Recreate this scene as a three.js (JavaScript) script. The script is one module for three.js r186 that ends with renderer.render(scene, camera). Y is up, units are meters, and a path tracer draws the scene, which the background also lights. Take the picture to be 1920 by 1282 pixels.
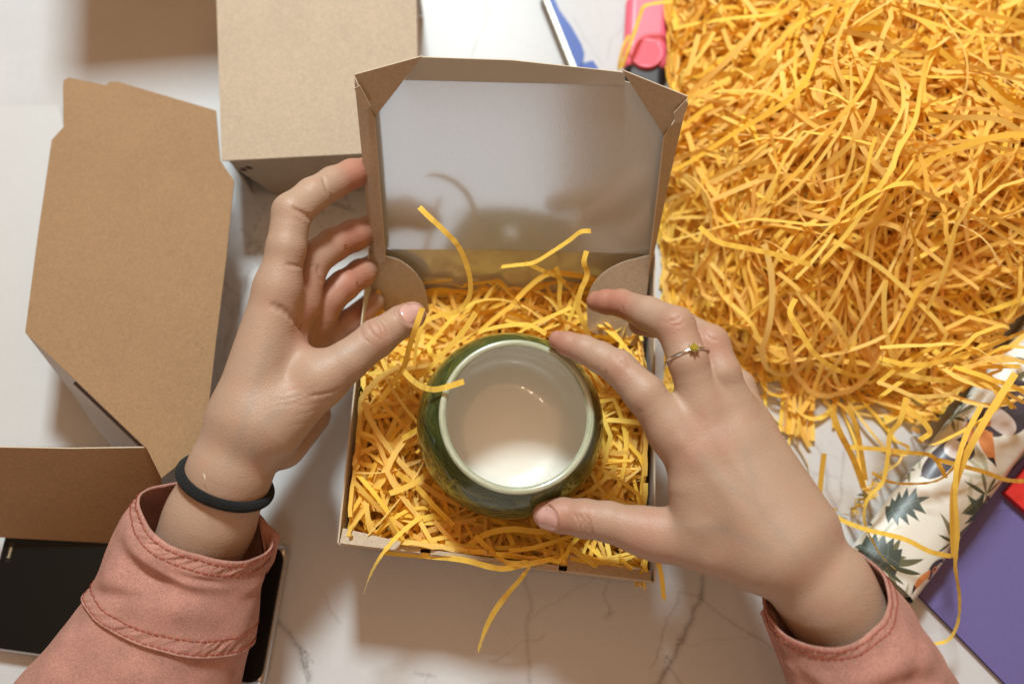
import * as THREE from 'three';
import { mergeGeometries } from 'three/addons/utils/BufferGeometryUtils.js';
import { RoundedBoxGeometry } from 'three/addons/geometries/RoundedBoxGeometry.js';
import { RectAreaLightUniformsLib } from 'three/addons/lights/RectAreaLightUniformsLib.js';
import { ImprovedNoise } from 'three/addons/math/ImprovedNoise.js';

// ---------------------------------------------------------------- camera, light, exposure
const scene = new THREE.Scene();
const EYE = 0.56, TILT = THREE.MathUtils.degToRad(14.5), FOCAL = 1867;   // metres, radians, pixels of the 1920 wide picture
const camera = new THREE.PerspectiveCamera(37.9, 1024 / 683, 0.02, 20);
camera.position.set(0, EYE, 0);
camera.lookAt(0, EYE - Math.cos(TILT), -Math.sin(TILT));
camera.focus = 0.485; camera.userData.fStop = 3.6;
scene.add(camera);
scene.background = new THREE.Color().setRGB(0.20, 0.108, 0.052);      // the dim warm room
RectAreaLightUniformsLib.init();
const keyLight = new THREE.RectAreaLight(new THREE.Color().setRGB(0.83, 0.97, 1.0), 141, 0.24, 0.24);
keyLight.name = 'ceiling_lamp_glow';
keyLight.position.set(-0.09, 1.34, -1.22); keyLight.lookAt(0, 0.05, -0.1);
scene.add(keyLight);
const coolPanel = new THREE.RectAreaLight(new THREE.Color().setRGB(0.72, 0.88, 1.0), 2.2, 0.46, 0.36);  // added cool panel, sized and placed so the lid mirrors it on its left
coolPanel.name = 'cool_panel_glow';
coolPanel.position.set(-0.17, 0.52, 1.05); coolPanel.lookAt(-0.17, 0.40, -0.2);
scene.add(coolPanel);
const overheadFill = new THREE.RectAreaLight(new THREE.Color().setRGB(1, 0.56, 0.29), 0.62, 1.7, 1.7);   // added broad warm fill overhead, like a bright ceiling
overheadFill.name = 'overhead_fill_glow'; overheadFill.position.set(0.1, 1.7, -0.45); overheadFill.lookAt(0.05, 0, -0.25); scene.add(overheadFill);
for (const [x, z] of [[-.16, .16], [.02, .24], [.13, .33]]) {          // small downlights in the ceiling, seen as glints in the glaze
  const spot = new THREE.RectAreaLight(new THREE.Color().setRGB(1, 0.74, 0.48), 30, 0.05, 0.05);
  spot.name = 'ceiling_downlight_glow'; spot.position.set(x, 1.7, z); spot.lookAt(x, 0, z); scene.add(spot);
}
const renderer = new THREE.WebGLRenderer({ antialias: true });
renderer.toneMapping = THREE.LinearToneMapping;
renderer.toneMappingExposure = 1.37;
renderer.shadowMap.enabled = true;

// ---------------------------------------------------------------- helpers
const V = (x, y, z) => new THREE.Vector3(x, y, z);
let seed = 20240611;
const rnd = () => { seed |= 0; seed = seed + 0x6D2B79F5 | 0; let t = Math.imul(seed ^ seed >>> 15, 1 | seed); t = t + Math.imul(t ^ t >>> 7, 61 | t) ^ t; return ((t ^ t >>> 14) >>> 0) / 4294967296; };
const rr = (a, b) => a + (b - a) * rnd();
const noise = new ImprovedNoise();
const smooth = (a, b, x) => { const t = Math.min(1, Math.max(0, (x - a) / (b - a))); return t * t * (3 - 2 * t); };
const FWD = V(0, -Math.cos(TILT), -Math.sin(TILT)), UPV = V(0, Math.sin(TILT), -Math.cos(TILT));
const rayOf = (px, py) => V((px - 960) / FOCAL, 0, 0).addScaledVector(UPV, (641 - py) / FOCAL).add(FWD);
// measured point of the photograph at a height h (cm) above the table -> metres
const P = (px, py, h) => { const r = rayOf(px, py); return V(0, EYE, 0).addScaledVector(r, (EYE - h / 100) / -r.y); };
// measured point on a plane (point, normal)
const onPlane = (px, py, p0, n) => { const r = rayOf(px, py), o = V(0, EYE, 0); return o.clone().addScaledVector(r, p0.clone().sub(o).dot(n) / r.dot(n)); };
const taken = {};
const numbered = (n) => { const k = taken[n] = (taken[n] ?? -1) + 1; return k ? `${n}_${String(k).padStart(3, '0')}` : n; };
function tag(o, label, category, group, kind) { if (label) o.userData.label = label; if (category) o.userData.category = category; if (group) o.userData.group = group; if (kind) o.userData.kind = kind; return o; }
function mesh(name, geometry, material, parent) {
  const m = new THREE.Mesh(geometry, material); m.castShadow = m.receiveShadow = true;
  m.name = parent ? name : numbered(name); (parent ?? scene).add(m); return m;
}
function thing(name, label, category, at = V(0, 0, 0), group) { const g = new THREE.Group(); g.name = numbered(name); g.position.copy(at); scene.add(g); return tag(g, label, category, group); }
const rel = (g, geometry) => geometry.translate(-g.position.x, -g.position.y, -g.position.z);
const srgb = (r, g, b) => new THREE.Color(`rgb(${r},${g},${b})`);

// tileable noise texture
function tileNoise(size, cells, sd) {
  const a = new Float32Array(size * size), g = [];
  let s = sd; const rn = () => { s = Math.imul(s ^ s >>> 15, 0x2c1b3c6d) + 0x9E3779B9 | 0; return ((s ^ s >>> 13) >>> 0) / 4294967296; };
  for (let i = 0; i < cells * cells; i++) g.push(rn());
  for (let y = 0; y < size; y++) for (let x = 0; x < size; x++) {
    const fx = x / size * cells, fy = y / size * cells, ix = Math.floor(fx), iy = Math.floor(fy);
    let u = fx - ix, v = fy - iy; u = u * u * (3 - 2 * u); v = v * v * (3 - 2 * v);
    const q = (i, j) => g[((iy + j) % cells) * cells + (ix + i) % cells];
    a[y * size + x] = (q(0, 0) * (1 - u) + q(1, 0) * u) * (1 - v) + (q(0, 1) * (1 - u) + q(1, 1) * u) * v;
  }
  return a;
}
function dataTexture(size, fn, colour, repeat = 1) {
  const d = new Uint8Array(size * size * 4);
  for (let i = 0; i < size * size; i++) { const c = fn(i % size, Math.floor(i / size), i); d[i * 4] = c[0]; d[i * 4 + 1] = c[1]; d[i * 4 + 2] = c[2]; d[i * 4 + 3] = 255; }
  const t = new THREE.DataTexture(d, size, size); t.wrapS = t.wrapT = THREE.RepeatWrapping; t.magFilter = THREE.LinearFilter; t.minFilter = THREE.LinearMipmapLinearFilter; t.generateMipmaps = true;
  if (colour) t.colorSpace = THREE.SRGBColorSpace; t.repeat.set(repeat, repeat); t.needsUpdate = true; return t;
}
const clamp8 = (v) => Math.max(0, Math.min(255, v));
const N = 512, n8 = tileNoise(N, 8, 11), n24 = tileNoise(N, 24, 23), n70 = tileNoise(N, 70, 31), n170 = tileNoise(N, 170, 47), n256 = tileNoise(N, 256, 61);

// ---------------------------------------------------------------- materials
const fibre = (i) => (n24[i] - .5) * .12 + (n70[i] - .5) * .25 + (n170[i] - .5) * .5 + (n256[i] - .5) * .7;
const kraftMap = (r, g, b, amp) => dataTexture(N, (x, y, i) => { const s = 1 + amp * ((n8[i] - .5) * .2 + fibre(i) + (n256[(i * 3) % (N * N)] > .93 ? .35 : 0)); return [clamp8(r * s), clamp8(g * s), clamp8(b * s)]; }, true, 8);
const kraftBump = dataTexture(N, (x, y, i) => { const s = clamp8(128 + 110 * fibre(i)); return [s, s, s]; }, false, 8);
const M = {};
M.kraft = new THREE.MeshStandardMaterial({ map: kraftMap(179, 160, 137, .12), bumpMap: kraftBump, bumpScale: .00012, roughness: .75 });
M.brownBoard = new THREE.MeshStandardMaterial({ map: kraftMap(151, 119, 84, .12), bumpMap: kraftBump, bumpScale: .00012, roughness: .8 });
M.kraftEdge = new THREE.MeshStandardMaterial({ color: srgb(198, 179, 155), roughness: .9 });
M.liner = new THREE.MeshPhysicalMaterial({ map: kraftMap(185, 184, 179, .03), bumpMap: kraftBump, bumpScale: .00003, roughness: .16, ior: 1.8, clearcoat: 1, clearcoatRoughness: .12 });
M.linerMatt = new THREE.MeshStandardMaterial({ map: kraftMap(197, 196, 195, .03), roughness: .6 });
M.slot = new THREE.MeshStandardMaterial({ color: srgb(60, 42, 30), roughness: .95 });
// paper strips
const paper = (r, g, b, tr) => new THREE.MeshPhysicalMaterial({ color: new THREE.Color().setRGB(r, g, b), vertexColors: true, roughness: .95, transmission: tr, thickness: 0, side: THREE.DoubleSide, specularIntensity: .8 });
M.strip = paper(1, .67, .10, .30);

// ---------------------------------------------------------------- table
{
  const W = 2048, Hh = 1583, SX = 1.1, SZ = .85;                       // metres covered
  const cv = document.createElement('canvas'); cv.width = W; cv.height = Hh; const c = cv.getContext('2d');
  c.fillStyle = 'rgb(197,196,196)'; c.fillRect(0, 0, W, Hh);
  const im = c.getImageData(0, 0, W, Hh);
  for (let y = 0; y < Hh; y++) for (let x = 0; x < W; x++) {
    const u = x / W * SX * 9, v = y / Hh * SZ * 9;
    const warp = noise.noise(u * .6, v * .6, 3.1) * 1.6;
    const cloud = noise.noise(u * .55 + warp, v * .55 - warp, 7.7) * .6 + noise.noise(u * 2.1, v * 2.1 + warp, 1.7) * .35 + noise.noise(u * 9, v * 9, 5) * .12;
    const k = 1 - .07 * Math.max(0, cloud) - .012 * noise.noise(u * 30, v * 30, 2);
    const i = (y * W + x) * 4; im.data[i] *= k; im.data[i + 1] *= k * 1.001; im.data[i + 2] *= k * 1.002;
  }
  c.putImageData(im, 0, 0);
  const tx = (p) => [(p.x / SX + .5) * W, ((p.z + .18) / SZ + .5) * Hh];
  function vein(pts, w, a, depth = 0) {                                  // pts in picture pixels on the table
    const q = []; const base = pts.map((p) => tx(P(p[0], p[1], 0)));
    for (let i = 0; i < base.length - 1; i++) { const [ax, ay] = base[i], [bx, by] = base[i + 1], n = Math.max(3, Math.round(Math.hypot(bx - ax, by - ay) / 6));
      for (let k = 0; k < n; k++) { const t = k / n, j = noise.noise(ax * .05 + k * .35, ay * .05, i) * 5; q.push([ax + (bx - ax) * t + j, ay + (by - ay) * t + noise.noise(ay * .05, k * .31, i + 9) * 4]); } }
    c.lineCap = 'round';
    for (let i = 0; i < q.length - 1; i++) {
      const s = .45 + .9 * Math.abs(noise.noise(i * .21, w, a * 40));
      for (const [ww, aa] of [[4.6, .06], [2.2, .14], [.8, .26]]) { c.strokeStyle = `rgba(98,90,88,${Math.min(1, a * aa * s * 1.6)})`; c.lineWidth = w * .85 * ww * (.4 + s * .55); c.beginPath(); c.moveTo(...q[i]); c.lineTo(...q[i + 1]); c.stroke(); }
    }
    if (depth < 1) for (let k = 0; k < 1; k++) { const i = Math.floor(rr(.2, .8) * q.length), o = q[i]; const ang = rr(0, 6.28); let x = o[0], y = o[1]; c.lineWidth = w * .5; for (let j = 0; j < 14; j++) { c.strokeStyle = `rgba(110,100,96,${a * .35})`; c.beginPath(); c.moveTo(x, y); x += Math.cos(ang + noise.noise(j * .4, k, i) * 1.6) * 7; y += Math.sin(ang + noise.noise(j * .4, k + 4, i) * 1.6) * 7; c.lineTo(x, y); c.stroke(); } }
  }
  const blot = (x, y, r, a) => { const [u, v] = tx(P(x, y, 0)); for (let k = 0; k < 26; k++) { c.fillStyle = `rgba(92,88,82,${a * rr(.1, .5)})`; c.beginPath(); c.arc(u + (rnd() + rnd() - 1) * r, v + (rnd() + rnd() - 1) * r * 1.3, rr(.6, r * .2), 0, 7); c.fill(); } };
  vein([[1330, 1040], [1312, 1120], [1285, 1190], [1248, 1262], [1190, 1330]], 3.2, .75); blot(1312, 1118, 5, .9); blot(1275, 1198, 5, .9); blot(1252, 1237, 5, .9);
  vein([[1312, 1120], [1370, 1165], [1450, 1210], [1540, 1290]], 1.8, .5); vein([[1312, 1118], [1275, 1110], [1250, 1170], [1215, 1262]], 1.5, .45);
  vein([[985, 1080], [992, 1130], [988, 1190], [995, 1300]], 3, .4); vein([[1150, 1145], [1128, 1165]], 3, .6); vein([[920, 1240], [980, 1205], [1040, 1190]], 1.5, .3);
  vein([[780, 1262], [830, 1270]], 2.4, .5); vein([[520, 1165], [560, 1215], [585, 1290]], 3.4, .75); blot(572, 1240, 9, .8); vein([[600, 1100], [640, 1180]], 1.5, .25);
  vein([[905, -10], [915, 30], [890, 90], [880, 130]], 2.2, .28); vein([[1075, 30], [1120, 110], [1180, 170]], 1.8, .22); vein([[1190, 30], [1150, 70], [1135, 120]], 2, .3); vein([[960, 60], [948, 80]], 2, .2);
  vein([[470, 500], [450, 560], [455, 640]], 4, .5); for (const [x, y] of [[490, 400], [480, 450], [500, 470], [470, 480], [640, 385], [600, 400], [560, 395], [470, 440]]) blot(x, y, 14, .35); vein([[520, 400], [600, 372], [670, 400]], 2.4, .55); vein([[440, 560], [430, 620], [415, 690]], 5, .3);
  vein([[1480, 760], [1540, 850], [1560, 940], [1600, 990]], 2.5, .4); vein([[1590, 830], [1570, 960]], 2, .4); vein([[1500, 880], [1580, 900]], 1.5, .35);
  vein([[30, 1190], [80, 1250], [100, 1300]], 2, .4); vein([[1290, 330], [1300, 470], [1260, 620]], 3, .4);
  const map = new THREE.CanvasTexture(cv); map.colorSpace = THREE.SRGBColorSpace; map.magFilter = THREE.LinearFilter;
  const g = new THREE.BoxGeometry(SX, .03, SZ); g.translate(0, -.015, -.18);
  const uv = g.attributes.uv, ps = g.attributes.position; for (let i = 0; i < uv.count; i++) uv.setXY(i, ps.getX(i) / SX + .5, 1 - ((ps.getZ(i) + .18) / SZ + .5));
  tag(mesh('table', g, new THREE.MeshPhysicalMaterial({ map, roughness: .68, clearcoat: .06, clearcoatRoughness: .2 })), 'white marble tabletop with grey veins', null, null, 'structure');
}

// ---------------------------------------------------------------- cardboard plates
// polygon of 3-D points -> board of a thickness; the face the points run round (seen counter-clockwise from above) is the front
function plateGeometry(pts, t = .0006, sub = 0) {
  const n = V(0, 0, 0), c = V(0, 0, 0);
  for (let i = 0; i < pts.length; i++) { const a = pts[i], b = pts[(i + 1) % pts.length]; n.x += (a.y - b.y) * (a.z + b.z); n.y += (a.z - b.z) * (a.x + b.x); n.z += (a.x - b.x) * (a.y + b.y); c.add(a); }
  n.normalize(); c.divideScalar(pts.length);
  const e = pts[1].clone().sub(pts[0]); e.addScaledVector(n, -e.dot(n)).normalize(); const f = n.clone().cross(e);
  const flat = pts.map((p) => { const d = p.clone().sub(c); return new THREE.Vector2(d.dot(e), d.dot(f)); });
  const tri = THREE.ShapeUtils.triangulateShape(flat, []);
  const pos = [], uv = [], nor = []; const ends = [];
  const push = (p, u, v, m) => { pos.push(p.x, p.y, p.z); uv.push(u, v); nor.push(m.x, m.y, m.z); };
  const back = pts.map((p) => p.clone().addScaledVector(n, -t)), nb = n.clone().negate();
  for (const q of tri) for (const k of q) push(pts[k], flat[k].x, flat[k].y, n);
  ends.push(pos.length / 3);
  for (const q of tri) for (const k of [q[0], q[2], q[1]]) push(back[k], flat[k].x, flat[k].y, nb);
  ends.push(pos.length / 3);
  for (let i = 0; i < pts.length; i++) { const j = (i + 1) % pts.length, d = pts[j].clone().sub(pts[i]), m = d.clone().cross(n).normalize(), L = d.length();
    push(pts[i], 0, 0, m); push(back[i], 0, t, m); push(back[j], L, t, m); push(pts[i], 0, 0, m); push(back[j], L, t, m); push(pts[j], L, 0, m); }
  const g = new THREE.BufferGeometry();
  g.setAttribute('position', new THREE.Float32BufferAttribute(pos, 3)); g.setAttribute('normal', new THREE.Float32BufferAttribute(nor, 3)); g.setAttribute('uv', new THREE.Float32BufferAttribute(uv, 2));
  g.addGroup(0, ends[0], 0); g.addGroup(ends[0], ends[1] - ends[0], 1); g.addGroup(ends[1], pos.length / 3 - ends[1], 2);
  return g;
}
// front is turned to face "toward" (a point)
function plate(name, pts, front, back, parent, toward, t = .0006, edge = M.kraftEdge) {
  const n = V(0, 0, 0), c = V(0, 0, 0);
  for (let i = 0; i < pts.length; i++) { const a = pts[i], b = pts[(i + 1) % pts.length]; n.x += (a.y - b.y) * (a.z + b.z); n.y += (a.z - b.z) * (a.x + b.x); n.z += (a.x - b.x) * (a.y + b.y); c.add(a); }
  c.divideScalar(pts.length);
  if (n.dot(toward.clone().sub(c)) < 0) pts = pts.slice().reverse();
  const m = mesh(name, rel(parent, plateGeometry(pts, t)), [front, back, edge], parent); return m;
}
const lerp = (a, b, t) => a.clone().lerp(b, t);
function arcPts(list, n = 8) { const c = new THREE.CatmullRomCurve3(list, false, 'catmullrom', .5); return c.getPoints(n * (list.length - 1)); }

// ---------------------------------------------------------------- the gift box
const RIM = 5.8, HINGE = 5.6;
const boxRim = { fl: P(635, 1018, RIM), fr: P(1226, 1090, RIM), br: P(1226, 473, HINGE), bl: P(694, 464, HINGE) };
const boxFoot = {};
{ const cx = (boxRim.fl.x + boxRim.fr.x) / 2; for (const k of ['fl', 'fr']) boxFoot[k] = V(cx + (boxRim[k].x - cx) * .985, .0008, boxRim[k].z - .001);
  boxFoot.bl = P(712, 606, .08); boxFoot.br = P(1206, 616, .08); }
const boxMid = V((boxRim.fl.x + boxRim.fr.x) / 2, .04, -.1);
const giftBox = thing('gift_box', 'open kraft gift box with white lining holding the green pot in yellow paper', 'box', V(boxMid.x, 0, boxMid.z));
{
  const g = giftBox, { fl, fr, br, bl } = boxRim, F = boxFoot, inside = boxMid, TK = .0008;
  plate('base', [F.fl, F.fr, F.br, F.bl].map((p) => p.clone().setY(.0014)), M.linerMatt, M.kraft, g, V(0, 1, 0), .0007);
  plate('side_wall', [bl, fl, F.fl, F.bl], M.linerMatt, M.kraft, g, inside, TK);
  plate('side_wall', [fr, br, F.br, F.fr], M.linerMatt, M.kraft, g, inside, TK);
  plate('back_wall', [bl, br, F.br, F.bl], M.liner, M.kraft, g, inside, TK);
  // front wall: its rim drops in the middle between two slots
  const fw = (t, dy) => lerp(fl, fr, t).add(V(0, dy, 0)), s1 = .262, s2 = .712;
  plate('front_wall', [F.fl, F.fr, fr, fw(s2 + .012, 0), fw(s2 + .012, -.006), fw(s2 - .004, -.006), fw(s2 - .012, -.0015), fw(.5, -.004), fw(s1 + .03, -.0012), fw(s1 + .016, -.006), fw(s1, -.006), fw(s1, 0), fl], M.linerMatt, M.kraft, g, inside, TK);
  const inn = V(.12, 0, -1).normalize();
  const flap = (ta, tb, d0, d1, taper) => { const a = fw(ta, .0012), b = fw(tb, .0012); const p = [a, b, b.clone().addScaledVector(inn, d1).add(V(0, -.0025, 0)), a.clone().addScaledVector(inn, d0).add(V(0, -.0025, 0))];
    plate('rim_flap', p, M.kraft, M.kraft, g, V(0, 1, 0), .0007); };
  flap(.004, s1 - .002, .0075, .0032); flap(s2 + .014, .99, .0085, .005);
  const mid = [fw(s1 + .03, -.0005), fw(.5, -.0033), fw(s2 - .012, -.0007)];
  plate('rim_fold', [...mid, mid[2].clone().addScaledVector(inn, .0022), mid[1].clone().addScaledVector(inn, .002), mid[0].clone().addScaledVector(inn, .0022)], M.kraft, M.kraft, g, V(0, 1, 0), .0006);
  // lid: a shallow tray that stands open, leaning back
  const HT = 12.4;
  const L = { bl: P(697, 463, HINGE + .05), br: P(1224, 472, HINGE + .05), tl: P(664, 152, HT), tr: P(1288, 186, HT) };
  const ln = L.tl.clone().sub(L.bl).cross(L.br.clone().sub(L.bl)).normalize(); if (ln.z < 0) ln.negate();
  const lp = L.bl.clone();
  const on = (x, y, lift = 0) => onPlane(x, y, lp.clone().addScaledVector(ln, lift), ln);
  const lid = plate('lid', [on(697, 467), on(960, 468), on(1224, 477), on(1288, 186), on(1150, 146), on(776, 140), on(664, 152)], M.liner, M.kraft, g, V(0, .5, .5), .0009);
  const sub = (name, pts, a, b) => { const m = plate(name, pts, a, b, g, V(0, EYE, .1), .0007); g.remove(m); lid.add(m); return m; };
  // front lip of the lid, bent towards the viewer
  sub('front_lip', [on(758, 150, .0006), on(1172, 160, .0006), on(1172, 136, .003), on(960, 113, .0035), on(786, 107, .003)], M.liner, M.kraft);
  // folded corners and sides in bare kraft
  sub('corner_fold', [on(664, 140, .012), on(792, 105, .0108), on(701, 222, .0045)], M.kraft, M.kraft);
  sub('corner_fold', [on(1166, 131, .0108), on(1290, 181, .012), on(1246, 256, .0045)], M.kraft, M.kraft);
  sub('side_flap', [on(664, 146, .0015), on(701, 224, .0085), on(711, 350, .009), on(721, 478, .0085), on(720, 491, .0085), on(712, 495, .008), on(705, 487, .006), on(694, 470, .001), on(679, 300, .0015)], M.kraft, M.kraft);
  sub('side_flap', [on(1290, 186, .0015), on(1246, 258, .0085), on(1231, 390, .009), on(1216, 514, .0085), on(1220, 516, .008), on(1226, 480, .001), on(1257, 330, .0015)], M.kraft, M.kraft);
  sub('locking_tab', [on(664, 166, .013), on(674, 160, .013), on(694, 198, .0125), on(690, 205, .0125), on(681, 204, .0125)], M.kraft, M.kraft);
  sub('locking_tab', [on(1264, 212, .0125), on(1286, 188, .013), on(1291, 194, .013), on(1279, 229, .0125), on(1266, 231, .0125)], M.kraft, M.kraft);
  // rounded ears at the hinge
  const earPlane = (a, b, c) => { const n = b.clone().sub(a).cross(c.clone().sub(a)).normalize(); return (x, y) => onPlane(x, y, a, n); };
  const le = earPlane(P(697, 478, 5.6), P(803, 560, 3.6), P(700, 640, 1.2));
  plate('corner_ear', [le(694, 476), ...arcPts([le(722, 480), le(752, 490), le(782, 516), le(799, 552), le(805, 600)], 5), le(800, 660), le(690, 660)], M.kraft, M.kraft, g, V(0, EYE, 0), .0007);
  const re = earPlane(P(1222, 480, 5.9), P(1108, 550, 5.0), P(1206, 650, 2.8));
  plate('corner_ear', [re(1222, 478), ...arcPts([re(1200, 483), re(1165, 493), re(1132, 512), re(1109, 540), re(1101, 575)], 5), re(1102, 620), re(1206, 655), re(1212, 560)], M.kraft, M.kraft, g, V(0, EYE, 0), .0007);
}

// ---------------------------------------------------------------- closed carton behind
const CARTON = 5.4;
{
  const tl = P(403, -70, CARTON), fl = P(415, 301, CARTON), fr = P(786, 282, CARTON), tr = P(779, -70, CARTON);
  const g = thing('closed_carton', 'closed pale kraft carton standing behind the open gift box', 'box', V(fl.x, 0, fl.z));
  const down = (p, y = .001) => p.clone().setY(y), mid = V((fl.x + fr.x) / 2, .02, (fl.z + tl.z) / 2), out = (p) => p.clone().multiplyScalar(2).sub(mid);
  plate('top_panel', [tl, fl, fr, tr], M.kraft, M.linerMatt, g, V(0, 9, 0), .0009);
  const drop = (p) => p.clone().add(V(0, -.0012, 0)), ins = V(.0025, 0, 0);
  const L = drop(fl).add(ins), R = drop(fr).sub(ins), z = V(0, 0, -.0012);
  // front wall with a cut-off lower corner and two slots by the rim
  const fx = R.x - L.x, q = (t, y) => lerp(L, R, t).add(z).setY(y);
  plate('front_wall', [q(0, .0525), q(1, .0525), q(1, .001), q(.17, .001), q(.135, .004), q(.02, .04)], M.kraft, M.linerMatt, g, q(.5, .03).add(V(0, 0, 1)), .0009);
  plate('side_wall', [drop(tr).sub(ins), R, down(R), down(tr).sub(ins)], M.kraft, M.linerMatt, g, V(1, 0, -.3), .0009);
  plate('side_wall', [drop(tl).add(ins), L.clone().add(V(0, 0, -.003)), down(L).add(V(0, 0, -.003)), down(tl).add(ins)], M.kraft, M.linerMatt, g, V(-1, .02, -.3), .0009);
  plate('back_wall', [drop(tl), drop(tr), down(tr), down(tl)], M.kraft, M.linerMatt, g, V(0, 0, -2), .0009);
  for (const [t, h] of [[.05, .0385], [.085, .0405]]) { const a = q(t - .01, h + .003).add(V(0, 0, .0008)), b = q(t + .012, h + .002).add(V(0, 0, .0008)); plate('slot', [a, b, b.clone().add(V(.001, -.0022, 0)), a.clone().add(V(.001, -.0025, 0))], M.slot, M.slot, g, a.clone().add(V(0, 0, 1)), .0005, M.slot); }
}
// a second carton beyond the frame; its shadow falls across the table left of the first
{
  const g = thing('tall_carton', 'closed kraft carton standing further back beside the pale one', 'box', V(-.185, 0, -.50)); g.rotation.y = .09;
  const b = new RoundedBoxGeometry(.16, .155, .16, 2, .0015); b.translate(0, .0785, 0); mesh('body', b, M.kraft, g);
  const l = new THREE.BoxGeometry(.158, .0008, .158); l.translate(0, .1566, 0); mesh('lid_panel', l, M.kraft, g);
}

// ---------------------------------------------------------------- flattened carton on the left
{
  const p0 = P(437, 336, 5.2), nn = V(.02, Math.cos(.03), Math.sin(.03) * -1).normalize();
  const on = (x, y, lift = 0) => onPlane(x, y, p0.clone().addScaledVector(nn, lift), nn);
  const g = thing('unfolded_carton', 'darker brown kraft carton, half open with white inner flaps, beside the pale closed carton', 'box', V(p0.x - .08, 0, p0.z + .1));
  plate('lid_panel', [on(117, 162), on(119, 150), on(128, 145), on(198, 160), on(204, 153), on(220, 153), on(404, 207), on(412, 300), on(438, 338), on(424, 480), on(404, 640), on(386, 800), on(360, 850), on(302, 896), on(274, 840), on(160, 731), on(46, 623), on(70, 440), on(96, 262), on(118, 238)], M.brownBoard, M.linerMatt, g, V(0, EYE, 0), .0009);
  const a = on(46, 623, -.001), b = on(274, 841, -.001);
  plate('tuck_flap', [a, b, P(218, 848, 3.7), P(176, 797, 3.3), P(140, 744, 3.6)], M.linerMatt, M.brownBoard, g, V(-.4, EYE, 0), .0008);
  const s0 = lerp(a, b, .42).addScaledVector(nn, -.0008), s1 = lerp(a, b, .99).addScaledVector(nn, -.0008), dd = V(-.0016, -.0006, .0014);
  plate('slot', [s0, s1, s1.clone().add(dd), s0.clone().add(dd)], M.slot, M.slot, g, V(-.4, EYE, 0), .0004, M.slot);
  const t2 = on(273, 839, -.0008), wa = P(-140, 836, 5.9), wn = wa.clone().sub(t2).cross(P(200, 1018, 1.15).sub(t2)).normalize(), w = (x, y) => onPlane(x, y, t2, wn);
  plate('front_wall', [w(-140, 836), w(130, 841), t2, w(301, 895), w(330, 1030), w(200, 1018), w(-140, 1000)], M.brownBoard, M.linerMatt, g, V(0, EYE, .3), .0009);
  plate('inner_flap', [P(-140, 838, .3), P(215, 838, .3), P(150, 440, .3), P(112, 198, .25), P(-140, 198, .25)], M.linerMatt, M.brownBoard, g, V(0, EYE, 0), .0007);
}

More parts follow.
